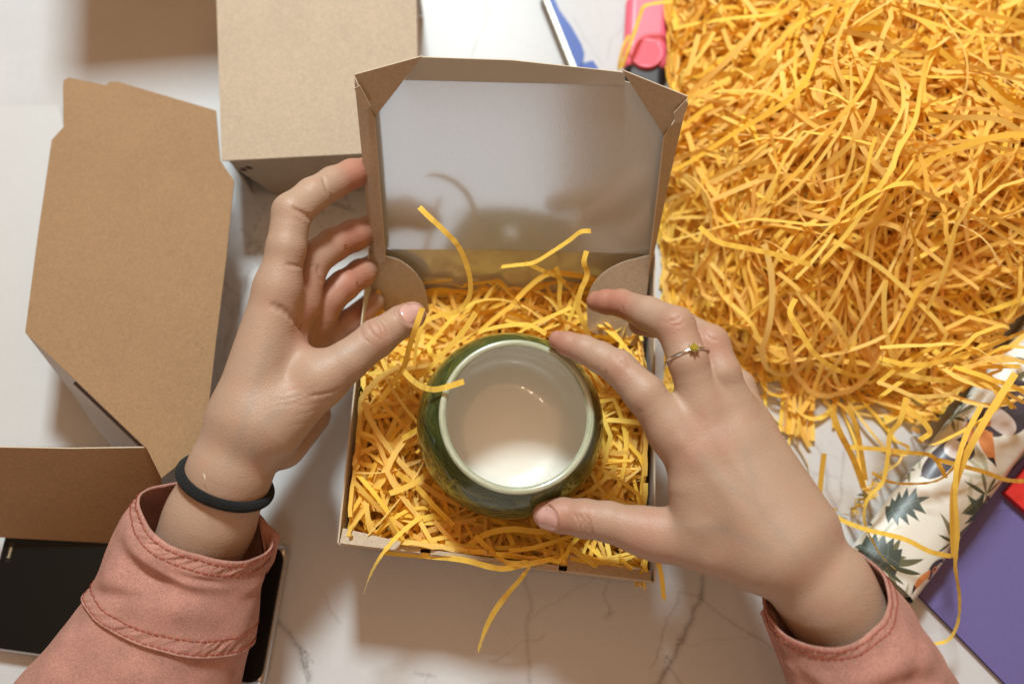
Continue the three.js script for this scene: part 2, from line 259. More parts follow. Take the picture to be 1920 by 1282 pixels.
// ---------------------------------------------------------------- the green pot
const POT = { c: P(970, 779, 9.6), rim: .0373, belly: .0468 };
const potAxis = V(.11, 1, .02).normalize();
const POTH = .066;
{
  const g = thing('ceramic_pot', 'round green glazed ceramic pot with white inside, nested in the yellow paper', 'pot');
  const base = POT.c.clone().addScaledVector(potAxis, -POTH); g.position.copy(base); g.quaternion.setFromUnitVectors(V(0, 1, 0), potAxis);
  const lathe = (pts, n = 128) => { const c = new THREE.CatmullRomCurve3(pts.map((p) => V(p[0], p[1], 0))).getPoints(90); return new THREE.LatheGeometry(c.map((p) => new THREE.Vector2(Math.max(p.x, 1e-5), p.y)), n); };
  const R = POT.rim, B = POT.belly;
  const cv = document.createElement('canvas'); cv.width = 2048; cv.height = 512; const c = cv.getContext('2d');
  c.fillStyle = 'rgb(66,80,38)'; c.fillRect(0, 0, 2048, 512);
  const cols = ['126,118,30', '158,134,28', '44,56,24', '34,44,22', '84,102,56', '120,120,48', '54,68,38'];
  for (let k = 0; k < 1300; k++) {                                       // brushed glaze, short strokes in all tones
    const x = rr(-200, 2080), y = rr(0, 512), L = rr(40, 260), a = rr(-.5, .5) + (rnd() < .25 ? rr(-1, 1) : 0), low = y > 120;
    const col = low ? cols[Math.floor(rnd() * cols.length)] : cols[2 + Math.floor(rnd() * 5)];
    c.strokeStyle = `rgba(${col},${rr(.2, low ? .85 : .5)})`; c.lineWidth = rr(1.5, low ? 9 : 13); c.beginPath(); c.moveTo(x, y); c.quadraticCurveTo(x + L * .5, y + Math.sin(a) * L * .7 + rr(-12, 12), x + Math.cos(a) * L, y + Math.sin(a) * L); c.stroke();
  }
  const map = new THREE.CanvasTexture(cv); map.colorSpace = THREE.SRGBColorSpace; map.wrapS = THREE.RepeatWrapping; map.flipY = true;
  const body = lathe([[.0, .0005], [.022, .0], [.0285, .001], [.037, .010], [.0440, .022], [B, .034], [.0454, .046], [.0420, .056], [R + .0006, .0638], [R - .0002, POTH - .0009]]);
  mesh('body', body, new THREE.MeshPhysicalMaterial({ map, roughness: .5, specularIntensity: .3, clearcoat: .8, clearcoatRoughness: .05 }), g);
  const rc = document.createElement('canvas'); rc.width = 1024; rc.height = 64; const q = rc.getContext('2d'); q.fillStyle = 'rgb(174,178,152)'; q.fillRect(0, 0, 1024, 64);
  for (let k = 0; k < 700; k++) { q.strokeStyle = `rgba(${['192,200,182', '128,146,116', '204,210,196', '146,160,132'][Math.floor(rnd() * 4)]},${rr(.2, .7)})`; q.lineWidth = rr(1, 4); const x = rr(-20, 1030), y = rr(0, 64); q.beginPath(); q.moveTo(x, y); q.lineTo(x + rr(8, 50), y + rr(-8, 8)); q.stroke(); }
  const rmap = new THREE.CanvasTexture(rc); rmap.colorSpace = THREE.SRGBColorSpace; rmap.wrapS = THREE.RepeatWrapping;
  const rim = lathe([[R - .0002, POTH - .0010], [R - .0006, POTH - .0002], [R - .0018, POTH + .0002], [R - .0030, POTH - .0002], [R - .0038, POTH - .0014]]);
  mesh('rim', rim, new THREE.MeshPhysicalMaterial({ map: rmap, roughness: .28, clearcoat: 1, clearcoatRoughness: .08 }), g);
  const inner = lathe([[R - .0037, POTH - .0013], [R - .0026, POTH - .006], [.0372, .052], [.0392, .044], [.0386, .034], [.0345, .0250], [.025, .0200], [.012, .0186], [0, .0183]]);
  { const p = inner.attributes.position; for (let i = 0; i < p.count; i++) { const y = p.getY(i), a = Math.atan2(p.getZ(i), p.getX(i)), k = 1 + .005 * smooth(.026, .034, y) * smooth(POTH - .002, POTH - .008, y) * Math.sin(y * 760 + a); p.setX(i, p.getX(i) * k); p.setZ(i, p.getZ(i) * k); } inner.computeVertexNormals(); }   // throwing rings
  mesh('inside', inner, new THREE.MeshPhysicalMaterial({ color: srgb(216, 213, 203), roughness: .22, clearcoat: 1, clearcoatRoughness: .05, side: THREE.DoubleSide }), g);
}

// ---------------------------------------------------------------- hands
const cap = (a, b, ra, rb) => ({ ax: a.x, ay: a.y, az: a.z, bx: b.x - a.x, by: b.y - a.y, bz: b.z - a.z, l: 1 / Math.max(1e-9, a.distanceToSquared(b)), ra: ra / 1000, rb: rb / 1000 });
function capD(c, x, y, z) {
  const px = x - c.ax, py = y - c.ay, pz = z - c.az; let t = (px * c.bx + py * c.by + pz * c.bz) * c.l; t = t < 0 ? 0 : t > 1 ? 1 : t;
  const dx = px - c.bx * t, dy = py - c.by * t, dz = pz - c.bz * t; return Math.sqrt(dx * dx + dy * dy + dz * dz) - (c.ra + (c.rb - c.ra) * t);
}
const smin = (a, b, k) => { const h = Math.max(0, k - Math.abs(a - b)) / k; return Math.min(a, b) - h * h * k * .25; };
class Flesh {
  constructor() { this.palm = []; this.fingers = []; this.creases = []; this.bumps = []; this.nails = []; this.red = []; this.veins = []; }
  chain(list) { const r = []; for (let i = 0; i < list.length - 1; i++) r.push(cap(P(...list[i].slice(0, 3)), P(...list[i + 1].slice(0, 3)), list[i][3], list[i + 1][3])); return r; }
  raw(x, y, z) {
    let dp = 1; for (const c of this.palm) dp = smin(dp, capD(c, x, y, z), .009);
    const kf = .0007 + .0045 * smooth(.010, -.001, dp); let all = 1;          // fingers part from one another away from the palm
    for (const f of this.fingers) { let q = 1; for (const c of f) q = smin(q, capD(c, x, y, z), .0022); all = smin(all, q, kf); }
    const d = smin(dp, all, .0065);
    return d;
  }
  d(x, y, z) {
    let d = this.raw(x, y, z); if (Math.abs(d) > .005) return d;
    for (const b of this.bumps) { const dx = x - b.p.x, dy = y - b.p.y, dz = z - b.p.z, q = (dx * dx + dy * dy + dz * dz) / (b.r * b.r); if (q < 6) d -= b.a * Math.exp(-q); }
    for (const c of this.creases) { const e = capD(c, x, y, z) / c.w; if (e < 3) d += c.depth * Math.exp(-e * e); }
    for (const n of this.nails) { const dx = x - n.c.x, dy = y - n.c.y, dz = z - n.c.z; const u = (dx * n.u.x + dy * n.u.y + dz * n.u.z) / n.hl, v = (dx * n.v.x + dy * n.v.y + dz * n.v.z) / n.hw, w = dx * n.n.x + dy * n.n.y + dz * n.n.z;
      if (w > -.006 && Math.abs(u) < 2 && Math.abs(v) < 2) { const r = Math.pow(Math.pow(Math.abs(u), 2.6) + Math.pow(Math.abs(v), 2.6), 1 / 2.6); const ring = Math.exp(-(((r - 1.12) / .13) ** 2)) * (u > .55 ? .25 : 1); d -= .0006 * ring; if (r < 1) d += .0003 * smooth(1, .85, r); } }
    return d;
  }
  normal(p, e = .0006) { return V(this.d(p.x + e, p.y, p.z) - this.d(p.x - e, p.y, p.z), this.d(p.x, p.y + e, p.z) - this.d(p.x, p.y - e, p.z), this.d(p.x, p.y, p.z + e) - this.d(p.x, p.y, p.z - e)).normalize(); }
  // walk from o along dir to the skin
  hit(o, dir, far = .08) { let t = 0; for (let i = 0; i < 200 && t < far; i++) { const p = o.clone().addScaledVector(dir, t), d = this.d(p.x, p.y, p.z); if (d < .00004) return p; t += Math.max(.00004, d * .7); } return null; }
  wrinkle(x, y, h, dirx, diry, len, depth, w, bow = 0) {                   // a crease across the surface, given in picture pixels about (x, y)
    const L = Math.hypot(dirx, diry), ux = dirx / L, uy = diry / L, pts = [];
    for (let i = 0; i <= 6; i++) { const t = i / 6 * 2 - 1; const px = x + ux * t * len - uy * bow * (1 - t * t), py = y + uy * t * len + ux * bow * (1 - t * t); const o = P(px, py, h + 4), r = rayOf(px, py).normalize(); const q = this.hit(o, r, .09); if (q) pts.push(q); }
    for (let i = 0; i < pts.length - 1; i++) { if (pts[i].distanceTo(pts[i + 1]) > .01) continue; const c = cap(pts[i], pts[i + 1], 0, 0); c.w = w; c.depth = depth; (this._new ??= []).push(c); }
  }
  flush() { this.creases.push(...(this._new ?? [])); this._new = []; }
  geometry(cell, colour) {
    const lo = V(9, 9, 9), hi = V(-9, -9, -9);
    for (const c of [...this.palm, ...this.fingers.flat()]) for (const k of [0, 1]) { const p = V(c.ax + c.bx * k, c.ay + c.by * k, c.az + c.bz * k), r = Math.max(c.ra, c.rb) + .006; lo.min(p.clone().subScalar(r)); hi.max(p.clone().addScalar(r)); }
    const BL = 6, nx = Math.ceil((hi.x - lo.x) / cell / BL) * BL + 1, ny = Math.ceil((hi.y - lo.y) / cell / BL) * BL + 1, nz = Math.ceil((hi.z - lo.z) / cell / BL) * BL + 1;
    const f = new Float32Array(nx * ny * nz).fill(NaN), id = (i, j, k) => (k * ny + j) * nx + i, active = [];
    const half = BL * cell * .5;
    for (let k = 0; k < nz - 1; k += BL) for (let j = 0; j < ny - 1; j += BL) for (let i = 0; i < nx - 1; i += BL)
      if (Math.abs(this.raw(lo.x + i * cell + half, lo.y + j * cell + half, lo.z + k * cell + half)) < half * 1.75 + .006) active.push([i, j, k]);
    for (const [i, j, k] of active) for (let c = 0; c <= BL; c++) for (let b = 0; b <= BL; b++) for (let a = 0; a <= BL; a++) { const q = id(i + a, j + b, k + c); if (Number.isNaN(f[q])) f[q] = this.d(lo.x + (i + a) * cell, lo.y + (j + b) * cell, lo.z + (k + c) * cell); }
    const vert = new Map(), pos = [], index = [];
    for (const [I, J, K] of active) for (let c = 0; c < BL; c++) for (let b = 0; b < BL; b++) for (let a = 0; a < BL; a++) {
      const i = I + a, j = J + b, k = K + c; let m = 0; const v = [];
      for (let q = 0; q < 8; q++) { const w = f[id(i + (q & 1), j + (q >> 1 & 1), k + (q >> 2))]; v.push(w); if (w < 0) m++; }
      if (m === 0 || m === 8) continue;
      let sx = 0, sy = 0, sz = 0, n = 0;
      for (const [p, q] of EDGES) if (v[p] < 0 !== v[q] < 0) { const t = v[p] / (v[p] - v[q]); sx += (p & 1) + t * ((q & 1) - (p & 1)); sy += (p >> 1 & 1) + t * ((q >> 1 & 1) - (p >> 1 & 1)); sz += (p >> 2) + t * ((q >> 2) - (p >> 2)); n++; }
      vert.set(id(i, j, k), pos.length / 3); pos.push(lo.x + (i + sx / n) * cell, lo.y + (j + sy / n) * cell, lo.z + (k + sz / n) * cell);
    }
    for (const [I, J, K] of active) for (let c = 0; c < BL; c++) for (let b = 0; b < BL; b++) for (let a = 0; a < BL; a++) {
      const i = I + a, j = J + b, k = K + c, s = f[id(i, j, k)] < 0;
      const quad = (p, q, r, t, flip) => { const A = vert.get(p), B = vert.get(q), C = vert.get(r), D = vert.get(t); if (A === undefined || B === undefined || C === undefined || D === undefined) return; flip ? index.push(A, C, B, A, D, C) : index.push(A, B, C, A, C, D); };
      if (j && k && s !== f[id(i + 1, j, k)] < 0) quad(id(i, j - 1, k - 1), id(i, j, k - 1), id(i, j, k), id(i, j - 1, k), !s);
      if (i && k && s !== f[id(i, j + 1, k)] < 0) quad(id(i - 1, j, k - 1), id(i - 1, j, k), id(i, j, k), id(i, j, k - 1), !s);
      if (i && j && s !== f[id(i, j, k + 1)] < 0) quad(id(i - 1, j - 1, k), id(i, j - 1, k), id(i, j, k), id(i - 1, j, k), !s);
    }
    const nor = [], col = [], uv = [];
    for (let i = 0; i < pos.length; i += 3) { const p = V(pos[i], pos[i + 1], pos[i + 2]); const n = this.normal(p); for (let s = 0; s < 2; s++) { const d = this.d(p.x, p.y, p.z); p.addScaledVector(n, -d * .8); } pos[i] = p.x; pos[i + 1] = p.y; pos[i + 2] = p.z; nor.push(n.x, n.y, n.z); const c = colour(p, n); col.push(...c); uv.push(p.x * .9 + p.y * .45, p.z * .9 - p.y * .4); }
    const g = new THREE.BufferGeometry(); g.setAttribute('position', new THREE.Float32BufferAttribute(pos, 3)); g.setAttribute('normal', new THREE.Float32BufferAttribute(nor, 3)); g.setAttribute('color', new THREE.Float32BufferAttribute(col, 3)); g.setAttribute('uv', new THREE.Float32BufferAttribute(uv, 2)); g.setIndex(index); return g;
  }
}
const EDGES = []; for (let p = 0; p < 8; p++) for (const b of [1, 2, 4]) if (!(p & b)) EDGES.push([p, p | b]);
const skinTone = (flesh) => (p) => {
  let red = 0; for (const s of flesh.red) { const q = p.distanceToSquared(s.p) / (s.r * s.r); if (q < 5) red += 1.25 * s.a * Math.exp(-q); }
  const m = noise.noise(p.x * 90, p.y * 90, p.z * 90) * .5 + noise.noise(p.x * 260, p.y * 260, p.z * 260) * .3 + noise.noise(p.x * 700, p.y * 700, p.z * 700) * .2;
  let vein = 0; for (const c of flesh.veins) { const e = capD(c, p.x + .0012 * noise.noise(p.x * 160, p.z * 160, 3), p.y, p.z + .0012 * noise.noise(p.x * 160, p.z * 160, 8)) / .0022; if (e < 3) vein = Math.max(vein, Math.exp(-e * e)); }
  red = Math.min(.85, red + Math.max(0, m) * .42); const k = 1 + m * .08;
  return [(.435 - .01 * red - .042 * vein) * k, (.288 - .115 * red - .01 * vein) * k, (.203 - .085 * red) * k];
};
const skinBump = dataTexture(N, (x, y, i) => { const a = Math.abs(n170[i] - .5) * 2, b = Math.abs(n70[(i + 7777) % (N * N)] - .5) * 2, c = n256[i]; const s = clamp8(255 * (.5 * Math.sqrt(a) + .18 * Math.sqrt(b) + .32 * c)); return [s, s, s]; }, false, 16);
M.skin = new THREE.MeshPhysicalMaterial({ vertexColors: true, roughness: .45, bumpMap: skinBump, bumpScale: .0002, specularIntensity: .7, sheen: .15, sheenRoughness: .5, sheenColor: new THREE.Color().setRGB(.9, .6, .5) });
M.nail = new THREE.MeshPhysicalMaterial({ color: new THREE.Color().setRGB(.60, .35, .30), roughness: .22, clearcoat: 1, clearcoatRoughness: .12 });
const C = (a, b, ra, rb) => cap(P(...a), P(...b), ra, rb);

const leftHand = new Flesh(), rightHand = new Flesh();
{
  const h = leftHand;
  h.palm.push(C([300, 1190, 5.2], [394, 972, 7.4], 24, 20), C([394, 972, 7.4], [430, 885, 8.3], 20, 18.2), C([430, 885, 8.3], [468, 790, 8.8], 18.2, 18.5),
    C([462, 785, 9.2], [519, 545, 10.4], 17.5, 11), C([478, 775, 8], [555, 570, 8.6], 15, 10.5), C([492, 790, 6.7], [586, 600, 6.8], 14, 10), C([505, 810, 5.7], [608, 630, 5.4], 14, 9),
    C([528, 832, 6.8], [572, 775, 5.8], 12.5, 13), C([502, 800, 9.2], [600, 715, 9.2], 17, 11.5), C([535, 665, 9.1], [575, 690, 9.1], 9, 9));
  const f = (k, ...l) => { const c = h.chain(l); c.k = k; h.fingers.push(c); };
  f(.007, [600, 712, 9.4, 11.8], [650, 678, 9.4, 9.8], [706, 634, 9.2, 9.2], [752, 603, 8.7, 7.8], [774, 590, 8.4, 6.6]);
  f(.009, [521, 540, 10.5, 10], [536, 465, 10.9, 9.3], [547, 398, 11, 9.4], [586, 366, 10.4, 8.5], [624, 343, 9.6, 8], [660, 326, 8.9, 7.4], [688, 317, 8.3, 6.2]);
  f(.005, [556, 570, 8.7, 10], [585, 488, 8.6, 9], [625, 459, 7.8, 8.4], [662, 442, 6.8, 8.1], [694, 431, 5.9, 7.4], [724, 424, 5.0, 6.4]);
  f(.005, [586, 600, 6.9, 9.5], [612, 563, 7, 8.8], [645, 535, 6.7, 7.9], [676, 513, 5.6, 7.6], [700, 498, 3.8, 6.4]);
  f(.005, [610, 634, 5.4, 8.5], [655, 605, 5.0, 7.2], [700, 566, 3.6, 6.2]);
  h.bumps.push({ p: P(706, 632, 10), r: .008, a: .0006 }, { p: P(622, 693, 10.4), r: .012, a: .0008 });
  // nail
  const nc = P(771, 589, 9.1), nu = P(796, 572, 8.75).sub(P(746, 606, 9.1)).normalize(), nn0 = V(.02, 1, .12); const nv = nn0.clone().cross(nu).normalize(), nn = nu.clone().cross(nv).normalize(); if (nn.y < 0) nn.negate();
  h.nails.push({ c: nc, u: nu, v: nv, n: nn, hl: .0066, hw: .0058 });
  for (const [x, y, b] of [[693, 612, 4], [700, 616, 6], [708, 612, -4], [716, 612, -6], [722, 618, -5], [684, 628, 5]]) h.wrinkle(x, y, 9.4, .5, .85, 26 - Math.abs(x - 704) * .5, .00028, .00055, b);
  for (const [x, y, dx, dy, len, dep] of [[572, 400, 30, 12, 24, .0008], [578, 408, 26, 20, 16, .0006], [615, 355, 10, 24, 24, .0009], [560, 497, 30, 2, 22, .0006], [655, 480, 8, 22, 18, .0008], [600, 515, 6, 20, 14, .0006], [676, 545, 8, 20, 14, .0008]]) h.wrinkle(x, y, 9, dx, dy, len, dep, .0009, 2);
  for (let k = 0; k < 9; k++) h.wrinkle(565 + rr(-26, 30), 765 + rr(-40, 30), 9, 40, -6 - k, rr(16, 42), .0001, .0006, 3);
  h.wrinkle(543, 600, 9, 42, 38, 40, .0009, .0016, -6); h.wrinkle(610, 735, 9, 40, -10, 30, .0004, .0009, 3);
  h.flush();
  for (const [x, y, z, r, a] of [[690, 318, 9, .014, .9], [650, 345, 9, .009, .45], [778, 590, 9, .008, .7], [560, 540, 9.6, .016, .3], [600, 590, 7.5, .02, .5], [675, 440, 8, .014, .7], [680, 520, 7, .014, .7], [690, 585, 5.2, .012, .6], [575, 625, 9.8, .008, .5], [706, 625, 10, .008, .3]]) h.red.push({ p: P(x, y, z), r, a });
}
{
  const h = rightHand;
  h.palm.push(C([1655, 1290, 7.4], [1545, 1105, 9.3], 24, 20.8), C([1545, 1105, 9.3], [1478, 1035, 9.9], 20.8, 19),
    C([1450, 1040, 10.2], [1262, 810, 10.6], 17.5, 10.8), C([1472, 1015, 10.4], [1316, 765, 10.7], 17.5, 10.6), C([1490, 995, 10.1], [1376, 772, 10.3], 16.5, 10), C([1503, 990, 9.5], [1412, 805, 9.5], 16, 9.2),
    C([1400, 1035, 9.5], [1225, 1000, 8.9], 15.5, 11), C([1295, 915, 10.3], [1310, 970, 9.9], 10, 11.5), C([1300, 850, 10.6], [1380, 830, 10.5], 9.5, 9.5));
  const f = (k, ...l) => { const c = h.chain(l); c.k = k; h.fingers.push(c); };
  f(.008, [1230, 1003, 8.9, 11], [1190, 992, 8.9, 10.4], [1140, 978, 8.8, 9.3], [1096, 972, 8.6, 8.9], [1052, 966, 8.3, 8.2], [1026, 964, 8.1, 7]);
  f(.006, [1262, 808, 10.7, 10.2], [1208, 738, 11.2, 9.2], [1160, 689, 11.1, 8], [1125, 670, 10.8, 7.2], [1095, 655, 10.5, 6.5], [1066, 645, 10.2, 5.6], [1046, 637, 10.0, 4.5]);
  f(.006, [1316, 760, 10.9, 9.8], [1290, 676, 11.6, 9], [1267, 612, 11.5, 9], [1215, 588, 10.4, 8], [1165, 568, 9.2, 6.6], [1138, 566, 8.8, 6], [1119, 565, 8.5, 5.2]);
  f(.006, [1377, 770, 10.4, 9.4], [1352, 700, 11, 9], [1331, 646, 10.9, 9.2], [1280, 615, 9.4, 8], [1225, 604, 8, 7.2], [1202, 606, 7.6, 6.4]);
  f(.006, [1412, 806, 9.6, 8.6], [1384, 725, 9.2, 8], [1352, 690, 7.8, 7], [1340, 682, 7, 6]);
  h.bumps.push({ p: P(1268, 806, 11.9), r: .012, a: .0007 }, { p: P(1320, 765, 12.3), r: .012, a: .0004 }, { p: P(1096, 972, 9.4), r: .008, a: .0005 }, { p: P(1262, 604, 12.2), r: .008, a: .0006 });
  // tendons under the skin
  for (const [a, b, d] of [[[1282, 832, 12], [1400, 965, 11.6], -.0006], [[1335, 795, 12.1], [1432, 945, 11.8], -.0006], [[1388, 800, 11.5], [1462, 930, 11.4], -.0004]]) { const c = C(a, b, 0, 0); c.w = .0042; c.depth = d; h.creases.push(c); }
  { const c = C([1300, 890, 11.2], [1345, 935, 11.1], 0, 0); c.w = .009; c.depth = .0003; h.creases.push(c); const e = C([1266, 870, 10.6], [1272, 925, 9.8], 0, 0); e.w = .0035; e.depth = .0014; h.creases.push(e); }
  const nc = P(1024, 969, 8.75), nu = P(1000, 964, 8.3).sub(P(1052, 973, 8.7)).normalize(), nn0 = V(-.15, .72, .70); const nv = nn0.clone().cross(nu).normalize(), nn = nu.clone().cross(nv).normalize(); if (nn.y < 0) nn.negate();
  h.nails.push({ c: nc.clone().add(V(0, 0, .0012)), u: nu, v: nv, n: nn, hl: .0065, hw: .0056 });
  for (const [x, y, b] of [[1090, 985, -5], [1096, 988, -6], [1103, 986, -5], [1083, 985, -4], [1110, 988, 4]]) h.wrinkle(x, y, 8.8, .25, .9, 22, .00032, .0006, b);
  for (const [x, y, dx, dy, len, dep] of [[1160, 672, 12, 20, 13, .00025], [1172, 682, 14, 20, 14, .00025], [1182, 678, 16, 16, 10, .00022], [1258, 600, 20, -6, 16, .00026], [1266, 596, 20, -6, 14, .00024], [1272, 606, 20, -8, 14, .00022], [1335, 632, 18, 8, 12, .0002], [1131, 705, 8, -14, 10, .0004], [1165, 590, 4, -20, 14, .0005]]) h.wrinkle(x, y, 11, dx, dy, len, dep, .0006, 3);
  h.wrinkle(1190, 775, 11, 18, -10, 10, .0005, .0009, 0);
  h.flush();
  for (const [x, y, z, r, a] of [[1045, 640, 10.3, .011, .6], [1118, 566, 9, .012, 1.0], [1200, 606, 8.4, .012, .8], [1024, 965, 9, .012, .6], [1290, 838, 12.2, .014, .14], [1345, 800, 12.3, .012, .14], [1160, 690, 11.9, .008, .25], [1262, 606, 12.3, .009, .35], [1335, 640, 11.8, .01, .35], [1210, 985, 9.8, .014, .25], [1095, 965, 9.4, .008, .25], [1170, 580, 9.8, .01, .5]]) h.red.push({ p: P(x, y, z), r, a });
}
for (const [h, lines] of [[rightHand, [[[1310, 850], [1350, 900], [1420, 950], [1500, 1050]], [[1400, 850], [1420, 950]], [[1265, 985], [1350, 990], [1440, 1030]]]], [leftHand, [[[505, 650], [480, 720], [455, 800], [430, 870]], [[560, 740], [500, 790], [470, 850]], [[640, 660], [690, 655]]]]]) for (const l of lines) {   // veins
  const q = l.map(([x, y]) => h.hit(P(x, y, 16), rayOf(x, y).normalize(), .2)); for (let i = 0; i < q.length - 1; i++) if (q[i] && q[i + 1]) h.veins.push(cap(q[i], q[i + 1], 0, 0)); }
function nailGeometry(flesh, n) {
  const U = 14, Q = 36, pos = [n.c.clone()], idx = []; const at = (u, v) => { const o = n.c.clone().addScaledVector(n.u, u * n.hl).addScaledVector(n.v, v * n.hw).addScaledVector(n.n, .012); o.addScaledVector(n.n, -.0105); for (let k = 0; k < 10; k++) o.addScaledVector(flesh.normal(o), -.85 * flesh.d(o.x, o.y, o.z)); return o; };
  for (let i = 0; i <= U; i++) for (let j = 0; j < Q; j++) { const r = i / U, a = j / Q * 2 * Math.PI, c = Math.cos(a), s = Math.sin(a), k = r / Math.pow(Math.pow(Math.abs(c), 2.6) + Math.pow(Math.abs(s), 2.6), 1 / 2.6); const p = at(c * k, s * k); p.addScaledVector(n.n, .0005 * (1 - Math.pow(r, 6)) - .0002 * Math.pow(r, 6)); pos.push(p); }
  pos[0] = at(0, 0).addScaledVector(n.n, .0005);
  const id = (i, j) => 1 + i * Q + (j % Q);
  for (let i = 0; i < U; i++) for (let j = 0; j < Q; j++) idx.push(id(i, j), id(i + 1, j), id(i + 1, j + 1), id(i, j), id(i + 1, j + 1), id(i, j + 1));
  const g = new THREE.BufferGeometry(); g.setAttribute('position', new THREE.Float32BufferAttribute(pos.flatMap((p) => [p.x, p.y, p.z]), 3)); g.setIndex(idx); g.computeVertexNormals();
  if (g.attributes.normal.getY(1 + Q * 3) < 0) { const a = g.index.array; for (let i = 0; i < a.length; i += 3) { const t = a[i]; a[i] = a[i + 1]; a[i + 1] = t; } g.computeVertexNormals(); }
  return g;
}
const person = thing('person', 'person in a salmon pink jacket reaching in with both hands to pack the pot', 'person', V(0, 0, 0));
const bodyGeometry = mergeGeometries([leftHand.geometry(.0011, skinTone(leftHand)), rightHand.geometry(.0011, skinTone(rightHand))]);
const body = mesh('body', bodyGeometry, M.skin, person);
for (const h of [leftHand, rightHand]) for (const n of h.nails) mesh('nail', nailGeometry(h, n), M.nail, body);

// ---------------------------------------------------------------- sleeves
const twill = dataTexture(N, (x, y, i) => { const s = clamp8(128 + 70 * Math.sin((x + y * .62 * 1.0) / N * Math.PI * 2 * 50) * (.6 + n24[i] * .6) + (n170[i] - .5) * 110); return [s, s, s]; }, false, 18);
const clothMap = dataTexture(N, (x, y, i) => { const k = 1 + (n8[i] - .5) * .1 + (n170[i] - .5) * .26 + .10 * Math.sin((x + y * .62) / N * Math.PI * 2 * 50); return [clamp8(175 * k), clamp8(127 * k), clamp8(113 * k)]; }, true, 18);
M.cloth = new THREE.MeshPhysicalMaterial({ map: clothMap, bumpMap: twill, bumpScale: .0002, roughness: .92, sheen: .3, sheenRoughness: .6, sheenColor: srgb(240, 190, 170), side: THREE.DoubleSide });
M.thread = new THREE.MeshStandardMaterial({ color: srgb(158, 76, 54), roughness: .85 });
// rings: [px, py, h, half width mm, half height mm, tilt deg]
function sleevePath(rings) {
  const pts = rings.map((r) => P(r[0], r[1], r[2])), curve = new THREE.CatmullRomCurve3(pts, false, 'centripetal');
  const get = (t0) => { const t = Math.max(0, t0), u = t * (rings.length - 1), i = Math.min(rings.length - 2, Math.floor(u)), f = u - i, q = f * f * (3 - 2 * f) * .5 + f * .5; const v = (k) => rings[i][k] + (rings[i + 1][k] - rings[i][k]) * q;
    const c = curve.getPoint(t), a = curve.getTangent(t); if (t0 < 0) c.addScaledVector(a, t0 * .25); const s = a.clone().cross(V(0, 1, 0)).normalize(), w = s.clone().cross(a).normalize(), T = v(5) * Math.PI / 180;
    return { c, s, u: w.clone().multiplyScalar(Math.cos(T)).addScaledVector(a, Math.sin(T)), a, rw: v(3) / 1000, rh: v(4) / 1000 }; };
  return get;
}
function tubeShell(get, t0, t1, rows, cols, wall, disp, lipIn) {
  const pos = [], uv = [], idx = [], ring = (t, off) => { const g = get(t); for (let j = 0; j <= cols; j++) { const a = j / cols * 2 * Math.PI; const d = off + disp(t, a); const p = g.c.clone().addScaledVector(g.s, Math.cos(a) * (g.rw + d)).addScaledVector(g.u, Math.sin(a) * (g.rh + d)); pos.push(p.x, p.y, p.z); uv.push(a * (g.rw + g.rh) * .5, g.c.distanceTo(get(t0).c)); } };
  let n = 0;
  for (let i = rows; i >= 0; i--, n++) ring(t0 + (t1 - t0) * i / rows, 0);
  ring(t0 - .004, -wall * .35); n++; ring(t0 - .002, -wall * .8); n++;
  const inRows = Math.round(rows * lipIn); for (let i = 0; i <= inRows; i++, n++) ring(t0 + (t1 - t0) * i / rows, -wall);
  const w = cols + 1; for (let i = 0; i < n - 1; i++) for (let j = 0; j < cols; j++) { const a = i * w + j; idx.push(a, a + 1, a + w, a + 1, a + w + 1, a + w); }
  const g = new THREE.BufferGeometry(); g.setAttribute('position', new THREE.Float32BufferAttribute(pos, 3)); g.setAttribute('uv', new THREE.Float32BufferAttribute(uv, 2)); g.setIndex(idx); g.computeVertexNormals();
  // weld the shading across the uv seam
  const nr = g.attributes.normal; for (let i = 0; i < n; i++) { const a = i * w, b = a + cols, v = V(nr.getX(a) + nr.getX(b), nr.getY(a) + nr.getY(b), nr.getZ(a) + nr.getZ(b)).normalize(); nr.setXYZ(a, v.x, v.y, v.z); nr.setXYZ(b, v.x, v.y, v.z); }
  return g;
}
function stitches(get, t, disp, count, offset = .0003) {
  const list = []; const at = (a, tt) => { const g = get(tt), d = disp(tt, a) + offset; return g.c.clone().addScaledVector(g.s, Math.cos(a) * (g.rw + d)).addScaledVector(g.u, Math.sin(a) * (g.rh + d)); };
  for (let k = 0; k < count; k++) { const a0 = k / count * 2 * Math.PI, a1 = a0 + .78 * 2 * Math.PI / count; const A = at(a0, t), B = at((a0 + a1) / 2, t), D = at(a1, t); const gB = get(t); B.addScaledVector(V(0, 1, 0), .0001); list.push(new THREE.TubeGeometry(new THREE.QuadraticBezierCurve3(A, B, D), 3, .00030, 4)); }
  return mergeGeometries(list);
}
